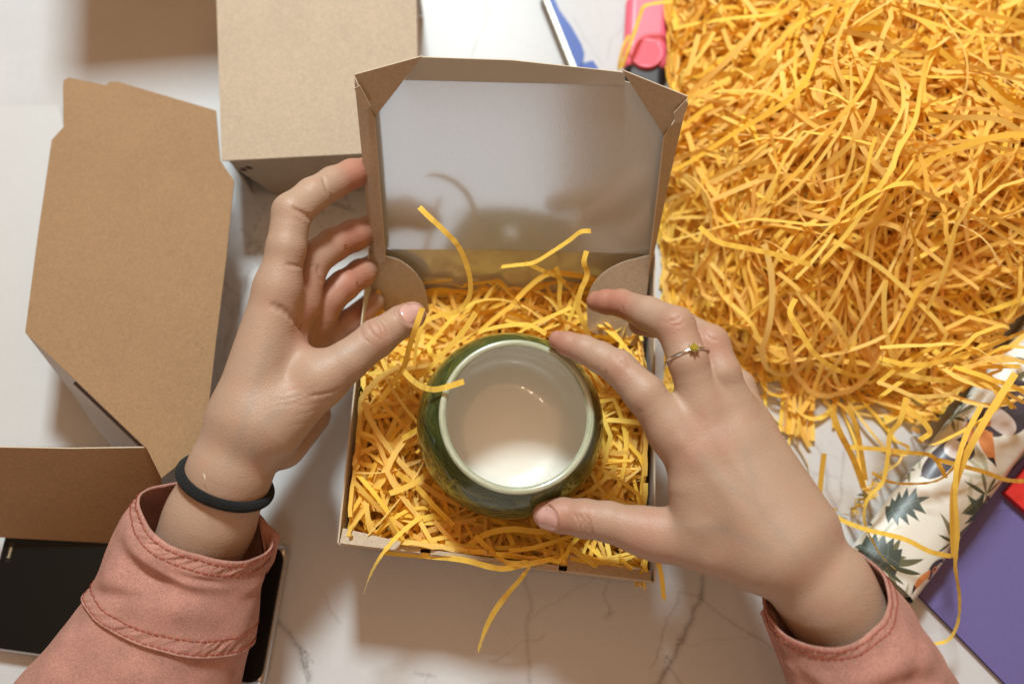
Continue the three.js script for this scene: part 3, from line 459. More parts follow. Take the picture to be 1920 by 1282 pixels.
function sleeve(rings, tSeam, sd, fold) {
  const get = sleevePath(rings);
  const big = (t, a) => fold(t, a) + .0013 * noise.noise(Math.cos(a) * 2.2 + sd, Math.sin(a) * 2.2, t * 9) + .0016 * noise.noise(Math.cos(a) * 1.1 + sd, Math.sin(a) * 1.1 + 5, t * 4);
  const hem = (t, a, c, w) => Math.exp(-(((t - c) / w) ** 4)) * ((.0006 * noise.noise(a * 9 + t * 60, sd * 3, c * 9) + .0006 * noise.noise(a * 21 + t * 110, sd * 3 + 2, c * 9)) + .00015 * Math.sin(a * 44 + noise.noise(a * 3, sd, 1) * 5 + t * 90));
  const groove = (t) => -.00012 * [.010, .052, tSeam - .008, tSeam - .046].reduce((m, c) => m + Math.exp(-(((t - c) / .0045) ** 2)), 0);
  const cuffD = (t, a) => big(t, a) + groove(t) + hem(t, a, .030, .022) + hem(t, a, tSeam - .025, .022) + .0011 + .0006 * smooth(tSeam - .01, tSeam, t);
  const sleeveD = (t, a) => big(t, a) - .0002;
  mesh('sleeve', tubeShell(get, tSeam - .06, 1, 90, 180, .001, sleeveD, .1), M.cloth, person);
  const cuff = mesh('cuff', tubeShell(get, 0, tSeam, 120, 260, .0013, cuffD, .9), M.cloth, person);
  const st = mergeGeometries([stitches(get, .010, cuffD, 66), stitches(get, .052, cuffD, 66), stitches(get, tSeam - .008, cuffD, 84), stitches(get, tSeam - .046, cuffD, 84)]);
  tag(mesh('stitching', st, M.thread, cuff), null, null, null, 'stuff');
  return { get, cuffD, cuff };
}
const leftFold = (t, a) => { const top = Math.max(0, Math.sin(a)); const s = (x, c, w) => Math.exp(-(((x - c) / w) ** 2)); return top * (-.0045 * s(t, .17, .05) * s(a, 1.35, .55) + .0028 * s(t, .10, .06) * s(a, 1.6, .9) - .0018 * s(t, .09, .018) * s(a, 2.1, .35) - .002 * s(t + .1 * (a - 1.2), .27, .025) * s(a, .9, .6) + .002 * s(t, .25, .07) * s(a, 1.5, .8)); };
const left = sleeve([[386, 978, 7.3, 32.5, 29, 13], [352, 1050, 6.7, 36.5, 31, 11], [315, 1162, 6.0, 41, 33, 9], [262, 1275, 5.6, 47, 36, 6], [195, 1400, 5.2, 54, 38, 3], [110, 1560, 5.2, 60, 40, 0]], .385, 3.3, leftFold);
const rightFold = (t, a) => { const s = (x, c, w) => Math.exp(-(((x - c) / w) ** 2)), top = Math.max(0, Math.sin(a)); return top * (-.003 * s(t, .30 + .12 * (a - 1.5), .07) * s(a, 1.9, .5) + .0022 * s(t, .22, .08) * s(a, 1.2, .7) - .0025 * s(t, .5, .1) * s(a, 1.4, .6)); };
const right = sleeve([[1548, 1117, 9.5, 26.5, 28.5, 30], [1590, 1195, 9.0, 30, 30, 25], [1634, 1285, 8.4, 33, 31, 20], [1680, 1390, 7.3, 37, 33, 12], [1730, 1530, 7.0, 41, 36, 0]], .9, 8.1, rightFold);
{ // cuff plackets: the overlapping ends of the cuffs
  const q = [P(486, 968, 6.6), P(497, 985, 6.8), P(526, 1004, 5.6), P(514, 1052, 5.2), P(500, 1075, 5.6), P(498, 1030, 6.4)];
  mesh('cuff_tab', plateGeometry(q.reverse(), .0014), [M.cloth, M.cloth, M.cloth], person);
  const r = [P(1429, 1146, 7.7), P(1437, 1136, 8), P(1452, 1148, 8.2), P(1466, 1190, 7.7), P(1488, 1240, 7.3), P(1520, 1330, 6.9), P(1500, 1330, 6.3), P(1462, 1225, 6.7)];
  mesh('cuff_tab', plateGeometry(r, .0014), [M.cloth, M.cloth, M.cloth], person);
}
// ---------------------------------------------------------------- hair tie and ring
function wrapCurve(flesh, c, axis, tiltUp, n, off, reach = .05) {                      // a closed line round a limb, lying on the skin
  const s = axis.clone().cross(V(0, 1, 0)).normalize(), u = s.clone().cross(axis).normalize().addScaledVector(axis, tiltUp).normalize(), pts = [];
  for (let k = 0; k < n; k++) { const a = k / n * 2 * Math.PI, d = s.clone().multiplyScalar(Math.cos(a)).addScaledVector(u, Math.sin(a)).normalize(); const p = flesh.hit(c.clone().addScaledVector(d, reach), d.clone().negate(), reach); pts.push((p ?? c.clone().addScaledVector(d, reach * .4)).addScaledVector(d, off)); }
  for (let i = 0; i < 2; i++) { const q = pts.map((p) => p.clone()); pts.forEach((p, k) => p.copy(q[k]).multiplyScalar(.5).addScaledVector(q[(k + 1) % n], .25).addScaledVector(q[(k + n - 1) % n], .25)); }
  return pts;
}
{
  const c = P(419, 900, 8.1), axis = P(385, 975, 7.4).sub(P(450, 832, 8.6)).normalize();
  const pts = wrapCurve(leftHand, c, axis, .22, 48, .0010, .027), curve = new THREE.CatmullRomCurve3(pts, true);
  const g = thing('hair_tie', 'black elastic hair tie worn round the wrist above the pink cuff', 'hair tie', c);
  const fuzz = dataTexture(N, (x, y, i) => { const s = clamp8(128 + (n256[i] - .5) * 220); return [s, s, s]; }, false, 4); fuzz.repeat.set(14, 1.6);
  mesh('elastic_band', rel(g, new THREE.TubeGeometry(curve, 160, .0027, 16, true)), new THREE.MeshPhysicalMaterial({ color: srgb(22, 23, 26), roughness: .95, bumpMap: fuzz, bumpScale: .0004, sheen: .4, sheenColor: srgb(90, 92, 96), sheenRoughness: .5 }), g);
  // a pale hair caught on it
  const hp = [[381, 888, 11.2], [384, 898, 11.2], [383, 908, 11], [387, 917, 10.6]].map((p) => P(p[0], p[1], p[2] + .1));
  mesh('loose_thread', rel(g, new THREE.TubeGeometry(new THREE.CatmullRomCurve3(hp), 20, .00026, 5)), new THREE.MeshStandardMaterial({ color: srgb(226, 208, 186), roughness: .5 }), g);
}
{
  const a = P(1316, 760, 11.4), b = P(1267, 612, 11.5), c = lerp(a, b, .60), axis = a.clone().sub(b).normalize();
  const pts = wrapCurve(rightHand, c, axis, -.10, 40, .0004, .0115), curve = new THREE.CatmullRomCurve3(pts, true);
  const g = thing('finger_ring', 'thin silver ring with a small yellow gemstone worn on a finger', 'ring', c);
  const silver = new THREE.MeshStandardMaterial({ color: srgb(225, 222, 218), metalness: 1, roughness: .18 });
  mesh('band', rel(g, new THREE.TubeGeometry(curve, 90, .00085, 10, true)), silver, g);
  const top = pts.reduce((m, p) => { const q = p.distanceTo(P(1293, 651, 12.4)); return q < m[0] ? [q, p] : m; }, [9, null])[1], n = rightHand.normal(top);
  const s = top.clone().addScaledVector(n, .0014), fr = new THREE.Quaternion().setFromUnitVectors(V(0, 1, 0), n);
  const gem = new THREE.CylinderGeometry(.0013, .0021, .0008, 12, 1); gem.translate(0, .0009, 0); const pav = new THREE.ConeGeometry(.0021, .0018, 12, 1); pav.rotateX(Math.PI); pav.translate(0, -.00045, 0);
  const gg = mergeGeometries([gem.toNonIndexed(), pav.toNonIndexed()]); gg.computeVertexNormals(); gg.applyQuaternion(fr); gg.translate(s.x, s.y, s.z);
  mesh('gemstone', rel(g, gg), new THREE.MeshPhysicalMaterial({ color: srgb(178, 160, 50), roughness: .05, clearcoat: 1, clearcoatRoughness: .02, metalness: .35, flatShading: true }), g);
  for (let k = 0; k < 6; k++) { const an = k / 6 * 2 * Math.PI; const pr = new THREE.CapsuleGeometry(.0004, .0014, 4, 8); pr.rotateX(.12); pr.translate(0, .0002, .0021); pr.rotateY(an); pr.applyQuaternion(fr); pr.translate(s.x, s.y, s.z); mesh('prong', rel(g, pr), silver, g); }
}

// ---------------------------------------------------------------- shredded paper
class Ribbons {
  constructor() { this.pos = []; this.nor = []; this.col = []; this.idx = []; }
  add(pts, width, roll0, rollRate, tone, crimp = 0) {
    const n = pts.length, base = this.pos.length / 3; let N0 = null; const T = V(0, 0, 0);
    for (let i = 0; i < n; i++) {
      T.copy(pts[Math.min(n - 1, i + 1)]).sub(pts[Math.max(0, i - 1)]).normalize();
      if (!N0) { N0 = V(0, 1, 0); if (Math.abs(T.y) > .9) N0.set(1, 0, 0); }
      N0.addScaledVector(T, -N0.dot(T)).normalize();
      const a = roll0 + rollRate * i / n + crimp * noise.noise(i * .4, base * .13, 2), nn = N0.clone().applyAxisAngle(T, a), s = T.clone().cross(nn).multiplyScalar(width / 2);
      const p = pts[i];
      this.pos.push(p.x - s.x, p.y - s.y, p.z - s.z, p.x + s.x, p.y + s.y, p.z + s.z); this.nor.push(nn.x, nn.y, nn.z, nn.x, nn.y, nn.z); this.col.push(...tone, ...tone);
      if (i) { const b = base + i * 2; this.idx.push(b - 2, b - 1, b, b - 1, b + 1, b); }
    }
  }
  geometry() { const g = new THREE.BufferGeometry(); g.setAttribute('position', new THREE.Float32BufferAttribute(this.pos, 3)); g.setAttribute('normal', new THREE.Float32BufferAttribute(this.nor, 3)); g.setAttribute('color', new THREE.Float32BufferAttribute(this.col, 3)); g.setIndex(this.idx); return g; }
}
const tone = () => { const k = rr(.93, 1.03), w = rr(.93, 1.08); return [Math.min(1, k), k * w * .98, k * w * w * rr(.7, 1.8)]; };
const HC = V(.190, 0, -.262);
const footprint = (x, z) => { const dx = (x - HC.x) / (x < HC.x ? .112 : .26), dz = (z - HC.z) / (z > HC.z ? .150 : .22); return dx * dx + dz * dz; };
function mound(x, z) {
  const dx = (x - HC.x) / (x < HC.x ? .112 : .26), dz = (z - HC.z) / (z > HC.z ? .150 : .22), r2 = dx * dx + dz * dz;
  const lump = .012 * noise.noise(x * 14, z * 14, 4.4) + .006 * noise.noise(x * 34, z * 34, 8.4);
  return r2 < 1 ? Math.max(0, .068 * Math.pow(1 - r2, .85) + lump * (1 - r2)) : 0;
}
// a strip that wanders over the heap
function wander(x, z, yaw, len, curl, hfun, sd, limit) { const stray = rnd() < .16;
  const step = .0058, n = Math.max(9, Math.round(len / step)), pts = [], k1 = Math.floor(rr(2, n)), k2 = Math.floor(rr(2, n * 1.6)), b1 = rr(-1.3, 1.3), b2 = rr(-1.1, 1.1), wig = rr(.12, .34), fq = rr(.12, .3); let a = yaw;
  for (let i = 0; i < n; i++) { if (limit === lidSide && !stray && footprint(x, z) > .86) { const t = Math.atan2(HC.z - z, HC.x - x) - a; a += .45 * Math.sign(Math.sin(t)) * (Math.cos(t) > .6 ? 0 : 1); } const p = V(x, 0, z); p.y = hfun(x, z, i / (n - 1)); limit?.(p); pts.push(p); a += curl * .09 + wig * noise.noise(i * fq + .3, sd + .37, 1.5) + (i === k1 ? b1 : 0) + (i === k2 ? b2 : 0); x += Math.cos(a) * step; z += Math.sin(a) * step; }
  return pts;
}
const ROLL = { a: P(1660, 1082, 2.0), b: P(1945, 700, 2.0) }, PAD = { c: P(1700, 1088, .6) };
ROLL.ax = ROLL.b.clone().sub(ROLL.a).normalize(); ROLL.s = ROLL.ax.clone().cross(V(0, 1, 0)).normalize(); PAD.e1 = P(1890, 1282, .6).sub(PAD.c).setY(0).normalize(); PAD.e2 = V(PAD.e1.z, 0, -PAD.e1.x);
const rollSide = Math.sign(HC.clone().sub(ROLL.a).setY(0).dot(ROLL.s));
const restOn = (p) => {                                                 // lie on the table, the pad or the roll, not in them
  let top = .0015; const d = p.clone().sub(ROLL.a).setY(0), t = d.dot(ROLL.ax), q = d.dot(ROLL.s) / .030; if (t > -.012 && Math.abs(q) < 1) top = .009 + .020 * Math.sqrt(1 - q * q);
  const e = p.clone().sub(PAD.c), u = e.dot(PAD.e1), v = e.dot(PAD.e2); if (u > -.004 && v > -.004 && u < .154 && v < .214) top = Math.max(top, .0105);
  if (p.y < top) p.y = top + rnd() * .002;
};
const lidSide = (p) => { const edge = (p.z < -.262 ? .0965 : .0885) + .007 * noise.noise(p.z * 30 + 2, p.y * 60, 6) + .30 * Math.max(0, p.y - .04); if (p.z < -.05 && p.x < edge) p.x = edge + (edge - p.x) * .3; const rq = p.clone().sub(ROLL.a).setY(0).dot(ROLL.s) * rollSide; if (rq < .027) p.addScaledVector(ROLL.s, rollSide * (.027 - rq + .006 * rnd())); restOn(p); if (p.z < -.28 && p.x < .098 && p.y < .019) p.y = .019; };
{
  const R = new Ribbons();
  for (let b = 0; b < 230; b++) {                                          // bundles that still lie side by side as they were cut
    const q = Math.sqrt(rnd()), an = rr(0, 6.28); const bx = HC.x + Math.cos(an) * q * (Math.cos(an) < 0 ? .09 : .2), bz = HC.z + Math.sin(an) * q * (Math.sin(an) > 0 ? .118 : .19), yaw = rr(0, 6.28), curl = rr(-1, 1), sd = b * 3.7, f = rr(.15, .98), count = 6 + Math.floor(rnd() * 9), len = rr(.09, .19);
    for (let k = 0; k < count; k++) { const lift = rr(-.006, .006), off = rr(-.012, .012), ff = Math.min(1, f + rr(-.08, .08)); const fr = rr(.3, 1.1), ph = rr(0, 6.28);
      R.add(wander(bx - Math.sin(yaw) * off - Math.cos(yaw) * len * .5, bz + Math.cos(yaw) * off - Math.sin(yaw) * len * .5, yaw + rr(-.1, .1), len * rr(.8, 1.1), curl + rr(-.2, .2), (x, z, t) => mound(x, z) * ff + lift + .003 * Math.sin(ph + t * 9 * fr), sd + rr(0, .25), lidSide), rr(.0017, .0029), rr(-.7, .7), rr(-1.2, 1.2), tone()); }
  }
  for (let k = 0; k < 1500; k++) {
    const q = Math.sqrt(rnd()), an = rr(0, 6.28), x = HC.x + Math.cos(an) * q * (Math.cos(an) < 0 ? .105 : .22), z = HC.z + Math.sin(an) * q * (Math.sin(an) > 0 ? .155 : .2), f = Math.pow(rnd(), .6), ph = rr(0, 6.28), L = rr(.07, .18), am = rr(.001, .006);
    R.add(wander(x, z, rr(0, 6.28), L, rr(-1.3, 1.3), (X, Z, t) => mound(X, Z) * f + am * Math.sin(ph + t * 8), k * 1.37, lidSide), rr(.0017, .0029), rr(-.8, .8), rr(-2, 2), tone());
  }
  tag(mesh('shredded_paper_heap', R.geometry(), M.strip), 'large loose heap of shredded yellow paper beside the gift box', 'shredded paper', null, 'stuff');
  // the strips that lie on top of the heap, one by one
  for (let k = 0; k < 190; k++) {
    const q = Math.sqrt(rnd()), an = rr(0, 6.28), x = HC.x + Math.cos(an) * q * (Math.cos(an) < 0 ? .09 : .13), z = HC.z + Math.sin(an) * q * (Math.sin(an) > 0 ? .15 : .14), ph = rr(0, 6.28), am = rr(.001, .006), up = rr(.001, .016), S = new Ribbons();
    S.add(wander(x, z, rr(0, 6.28), rr(.07, .19), rr(-1.1, 1.1), (X, Z, t) => mound(X, Z) * 1.02 + up + am * Math.sin(ph + t * rr(6.9, 7.1)), k * 2.91 + 400, lidSide), rr(.0019, .0032), rr(-.7, .7), rr(-2.2, 2.2), tone());
    const w = S.pos, mx = (w[0] + w[w.length - 3]) / 2, mz = (w[2] + w[w.length - 1]) / 2;
    const where = mx < .135 ? (mz < -.27 ? 'beside the pink marker' : mz < -.17 ? 'along the side of the open lid' : 'next to the ringed hand') : mz > -.16 ? 'at the heap edge above the printed roll' : mz < -.30 ? 'on the far slope of the heap' : mx > .21 ? 'on the slope away from the box' : 'over the crest of the heap';
    tag(mesh('paper_strip', S.geometry(), M.strip), `loose yellow paper strip ${where}`, 'paper strip', `loose paper strips ${where}`);
  }
}
// the nest in the box
const walls = [['bl', 'fl'], ['fl', 'fr'], ['fr', 'br'], ['br', 'bl']].map(([a, b]) => { const A = boxRim[a], B = boxRim[b], d = B.clone().sub(A).setY(0).normalize(), n = V(-d.z, 0, d.x); if (n.dot(boxMid.clone().sub(A)) < 0) n.negate(); return { A, n }; });
const potR = (y) => { const h = (y - (POT.c.y - POTH)) / POTH; return h < -.02 || h > 1 ? 0 : .029 + .0182 * Math.sin(Math.min(1, Math.max(0, (h + .05) / 1.25)) * Math.PI); };
const potAt = (y) => POT.c.clone().addScaledVector(potAxis, y - POT.c.y);
function inBox(p) {
  for (const w of walls) { const e = p.clone().sub(w.A).dot(w.n) - .0035; if (e < 0) p.addScaledVector(w.n, -e + rnd() * .001); }
  const back = boxRim.bl.z + (boxFoot.bl.z - boxRim.bl.z) * (1 - p.y / .056) + .004; if (p.z < back) p.z = back;
  const c = potAt(p.y), r = potR(p.y); if (r) { const dx = p.x - c.x, dz = p.z - c.z, d = Math.hypot(dx, dz); if (d < r + .0015) { const k = (r + .0015) / Math.max(d, 1e-4); p.x = c.x + dx * k; p.z = c.z + dz * k; } }
  if (p.y < .003) p.y = .003;
}
const nest = (x, z) => { const d = Math.hypot(x - POT.c.x, z - POT.c.z); let edge = 1; for (const w of walls) edge = Math.min(edge, V(x, 0, z).sub(w.A).setY(0).dot(w.n)); return .040 + .014 * smooth(.045, .075, d) - .002 * smooth(.010, 0, edge) + .006 * noise.noise(x * 30, z * 30, 3) - .003 * smooth(.05, .075, x - POT.c.x) - .020 * smooth(POT.c.z - .030, POT.c.z - .055, z); };
{
  const R = new Ribbons(); const x0 = boxRim.fl.x, x1 = boxRim.fr.x, z0 = boxFoot.bl.z, z1 = boxRim.fr.z;
  for (let b = 0; b < 120; b++) {
    const x = rr(x0, x1), z = rr(z0, z1), an = Math.atan2(z - POT.c.z, x - POT.c.x), yaw = an + Math.PI / 2 + rr(-.7, .7) + (rnd() < .2 ? 1.5 : 0), curl = rr(-.3, 1.0), f = rr(.35, 1), count = 5 + Math.floor(rnd() * 7), len = rr(.08, .16);
    for (let k = 0; k < count; k++) { const off = rr(-.009, .009), lift = rr(-.004, .004), ph = rr(0, 6); R.add(wander(x - Math.sin(yaw) * off - Math.cos(yaw) * len / 2, z + Math.cos(yaw) * off - Math.sin(yaw) * len / 2, yaw + rr(-.1, .1), len * rr(.8, 1.1), curl, (X, Z, t) => nest(X, Z) * f + lift + .002 * Math.sin(ph + t * 7), b * 5.1 + rr(0, .2), inBox), rr(.0016, .0027), rr(-.8, .8), rr(-1.2, 1.2), tone()); }
  }
  for (let k = 0; k < 420; k++) { const f = Math.pow(rnd(), .4), ph = rr(0, 6); R.add(wander(rr(x0, x1), rr(z0, z1), rr(0, 6.28), rr(.07, .14), rr(-1.2, 1.2), (X, Z, t) => nest(X, Z) * f + .003 * Math.sin(ph + t * 7), k * 1.7 + 90, inBox), rr(.0016, .0027), rr(-.8, .8), rr(-1.5, 1.5), tone()); }
  tag(mesh('shredded_paper_nest', R.geometry(), M.strip), 'nest of shredded yellow paper filling the gift box round the pot', 'shredded paper', null, 'stuff');
  for (let k = 0; k < 70; k++) { const S = new Ribbons(), ph = rr(0, 6), up = rr(.001, .006); S.add(wander(rr(x0, x1), rr(z0 + .02, z1), rr(0, 6.28), rr(.08, .16), rr(-1.1, 1.1), (X, Z, t) => nest(X, Z) + up + .003 * Math.sin(ph + t * 7), k * 3.3 + 700, inBox), rr(.0020, .0030), rr(-.6, .6), rr(-1.5, 1.5), tone());
    const w = S.pos, mx = (w[0] + w[w.length - 3]) / 2 - POT.c.x, mz = (w[2] + w[w.length - 1]) / 2 - POT.c.z;
    const where = mz > .035 ? 'between the pot and the front wall' : mz < -.035 ? 'between the pot and the back wall' : mx < 0 ? 'on the thumb side wall of the nest' : 'under the ringed hand'; tag(mesh('paper_strip', S.geometry(), M.strip), `yellow nest strip in the box ${where}`, 'paper strip', `nest strips ${where}`); }
}
// strips that stand out on their own; [px, py, h]
function strip(label, pts, width = .0030, roll = 0, rate = 0) {
  const c = new THREE.CatmullRomCurve3(pts.map((p) => P(...p)), false, 'centripetal'), R = new Ribbons(); R.add(c.getPoints(pts.length * 8), width * .9, roll, rate * 1.2, [1, .98, .95], .4);
  tag(mesh('paper_strip', R.geometry(), M.strip), label, 'paper strip');
}
strip('curled yellow paper strip rising in front of the white lid', [[786, 388, 9.4], [800, 402, 9.6], [830, 430, 9.6], [858, 460, 9.2], [874, 495, 8.6], [882, 530, 8], [878, 560, 7.4], [858, 583, 6.8], [820, 592, 6.4], [795, 605, 6.2], [782, 640, 5.8], [776, 690, 5]], .003, .2, 1.2);
strip('yellow paper strip with a hooked end before the lid', [[1108, 433, 8.6], [1090, 434, 8.6], [1068, 450, 8.2], [1035, 472, 7.8], [1000, 492, 7.3], [965, 497, 6.9], [940, 500, 6.5]], .0026, -.2, .6);
strip('yellow paper strip branching from the hooked one before the lid', [[985, 493, 7.2], [1015, 506, 6.6], [1043, 518, 6], [1060, 530, 5.4]], .0024, .3, .4);
strip('upright yellow paper strip between the hooked strip and the index fingertip', [[1100, 470, 8.8], [1095, 492, 8.6], [1101, 515, 8.2], [1089, 545, 7.8], [1084, 575, 7.4], [1094, 605, 7], [1105, 632, 6.4]], .0030, .4, -.6);
strip('yellow paper strip standing against the back wall of the box', [[1043, 500, 5.4], [1050, 530, 4.8], [1049, 565, 4.2], [1058, 600, 3.8]], .0028, .3, .5);
strip('straight yellow paper strip across the painted thumbnail tip', [[792, 577, 9.8], [780, 612, 9.5], [768, 648, 8.6], [757, 688, 7.2], [735, 720, 5.8], [700, 775, 5.2], [683, 830, 4.9], [680, 862, 4.7]], .0031, -.2, .4);
strip('yellow paper strip bent over the left of the pot rim', [[752, 690, 7.6], [768, 708, 8.2], [790, 724, 9.2], [815, 730, 10], [842, 724, 10.4], [870, 715, 10.2]], .0031, .25, .7);
strip('wide yellow paper strip reaching up beside the thumb tip', [[892, 586, 7.6], [868, 622, 7], [838, 655, 6.4], [805, 690, 5.8], [780, 708, 5.2]], .0036, .3, .2);
strip('arched yellow paper strip behind the pot rim', [[1024, 626, 7.4], [995, 610, 7.6], [950, 610, 7.4], [900, 622, 6.8], [862, 640, 6], [838, 655, 5.4]], .0029, .2, .4);
strip('yellow paper strip slanting to the back of the pot', [[1072, 576, 6.4], [1040, 590, 6.2], [1005, 605, 5.6], [960, 632, 4.8]], .0026, .3, .3);
strip('short yellow paper strip hanging over the front rim near the corner', [[790, 968, 5.4], [768, 985, 6], [738, 1012, 6.6], [712, 1045, 6.6], [692, 1082, 5.6], [682, 1112, 4.8]], .0030, .2, .9);
strip('long yellow paper strip hanging over the middle of the front rim', [[890, 1005, 5.2], [950, 1055, 5.8], [994, 1056, 6.6], [980, 1080, 6.6], [950, 1115, 5.4], [925, 1150, 4.4], [908, 1185, 3.4], [896, 1221, 2.6]], .0031, .2, 2.6);
strip('short yellow paper strip hanging below the right thumb', [[1226, 1035, 6.2], [1236, 1060, 6.4], [1242, 1092, 5.8], [1245, 1124, 5]], .0029, .5, .3);
strip('flat yellow paper strip under the thumbnail by the pot', [[870, 1030, 4.9], [910, 1002, 5.2], [960, 992, 5.4], [1000, 996, 5.4], [1033, 997, 5.2]], .0034, .1, .1);
strip('curved yellow paper strip along the front rim', [[720, 1035, 5.2], [800, 1042, 5.5], [870, 1050, 5.8], [940, 1066, 5.8], [985, 1058, 5.9], [1060, 1046, 5.5], [1140, 1048, 5.1], [1205, 1030, 4.9]], .0032, .1, .3);
strip('thick bent yellow paper strip crossing the nest at the pot side', [[700, 855, 5], [735, 880, 5.3], [780, 912, 5.4], [815, 950, 5.2], [850, 985, 5]], .0034, .3, .3);
strip('yellow paper strip bent over the pink marker', [[1262, 2, 3.4], [1235, 5, 3.2], [1208, 12, 3.1], [1200, 30, 2.9], [1190, 60, 2.7], [1177, 95, 2.4], [1165, 128, 1.8]], .0032, .2, .2);
strip('short yellow paper strip at the edge of the pink marker', [[1180, 66, 2.2], [1170, 85, 2], [1163, 112, 1.6], [1160, 132, 1.2]], .0028, .5, .1);
strip('long yellow paper strip trailing off the wrapping roll past the purple pad', [[1840, 762, 6.4], [1815, 810, 6.2], [1796, 868, 6], [1792, 930, 5.6], [1796, 1000, 5], [1792, 1060, 4.2], [1800, 1120, 3.4], [1796, 1170, 2.6], [1778, 1200, 2], [1742, 1209, 1.6]], .0029, .4, 1.1);
strip('straight yellow paper strip leaning over the bird print', [[1905, 700, 7], [1868, 756, 6.9], [1830, 820, 6.4], [1806, 868, 5.6], [1790, 920, 4.6], [1788, 985, 3.8], [1791, 1046, 3.2]], .0038, .2, .2);
strip('looped yellow paper strip above the bird eye print', [[1700, 762, 6], [1740, 800, 5.8], [1744, 812, 5.7], [1726, 826, 5.4], [1745, 834, 5.2], [1790, 816, 5.3], [1850, 782, 5.8], [1886, 744, 6.2]], .0030, .2, 1.4);
strip('sagging yellow paper strip strung between heap and roll', [[1636, 886, 3.4], [1665, 902, 3.5], [1710, 907, 3.7], [1760, 900, 4.2], [1792, 872, 4.8], [1805, 830, 5.2]], .0022, .9, .4);
strip('hanging yellow paper strip beside the wrist ending on the marble', [[1700, 745, 5.6], [1688, 790, 5.2], [1670, 815, 4.6], [1665, 860, 4.2], [1655, 905, 3.8], [1628, 935, 3.4], [1621, 975, 3.2], [1640, 1020, 3.4], [1652, 1040, 3.6], [1680, 1068, 3.4]], .0030, .3, 1.3);
strip('yellow paper strip lying along the end of the wrapping roll', [[1560, 965, 1.4], [1590, 980, 2.6], [1630, 994, 3.6], [1665, 1002, 4.2], [1700, 1012, 4.3], [1745, 1034, 4], [1785, 1043, 3.4]], .0028, .2, .5);
strip('drooping yellow paper strip over the leaf print', [[1595, 838, 3.6], [1650, 842, 4], [1700, 848, 4.2], [1748, 855, 4.4], [1766, 878, 4.2], [1774, 896, 3.9]], .0027, .3, .6);
strip('vertical yellow paper strip near the wrist edge', [[1546, 850, 2.8], [1541, 890, 2], [1538, 930, 1.2], [1540, 948, .9], [1570, 956, .7]], .0031, .3, .3);
strip('pair end yellow paper strip dangling from the heap edge', [[1560, 770, 4.6], [1575, 810, 4], [1596, 850, 3], [1612, 890, 2], [1620, 915, 1.4]], .0036, .2, .3);
strip('thin yellow paper strip dangling beside the pair end strip', [[1590, 760, 4.6], [1606, 800, 4], [1616, 850, 3], [1624, 900, 2]], .0028, .4, .3);
strip('yellow paper strip crossing from heap to the red card', [[1760, 862, 4.4], [1800, 872, 4], [1850, 886, 3], [1890, 900, 2.2], [1930, 902, 1.8]], .0026, .2, .4);
strip('long bent yellow paper strip above the ringed hand', [[1312, 425, 7], [1345, 452, 7], [1400, 465, 7.2], [1460, 478, 7.4], [1520, 496, 7.4]], .0030, .2, .3);
strip('long yellow paper strip hooking down across the heap front', [[1492, 560, 7.4], [1482, 585, 7.3], [1500, 620, 7.2], [1530, 665, 7], [1575, 695, 6.8], [1620, 705, 6.6], [1650, 690, 6.6], [1656, 660, 6.6]], .0031, .2, .6);

for (let k = 0; k < 22; k++) {                                          // strips of the heap that have slid over the roll
  const x0 = rr(1640, 1800), y0 = rr(650, 742), x1 = rr(1850, 1945), y1 = rr(610, 770), b = rr(-40, 40), h = rr(4.2, 5.6), pts = []; for (let i = 0; i <= 6; i++) { const t = i / 6; pts.push(P(x0 + (x1 - x0) * t + 14 * noise.noise(t * 3, k, .5), y0 + (y1 - y0) * t + b * Math.sin(t * 3.1) + 16 * noise.noise(t * 3, k + .4, 5.5), h + .8 * Math.sin(t * 3.1))); }
  const R = new Ribbons(); R.add(new THREE.CatmullRomCurve3(pts).getPoints(40), rr(.0019, .0030), rr(-.6, .6), rr(-1.5, 1.5), tone(), .4);
  tag(mesh('paper_strip', R.geometry(), M.strip), 'loose yellow paper strip slid off the heap across the printed roll', 'paper strip', 'paper strips across the printed roll');
}
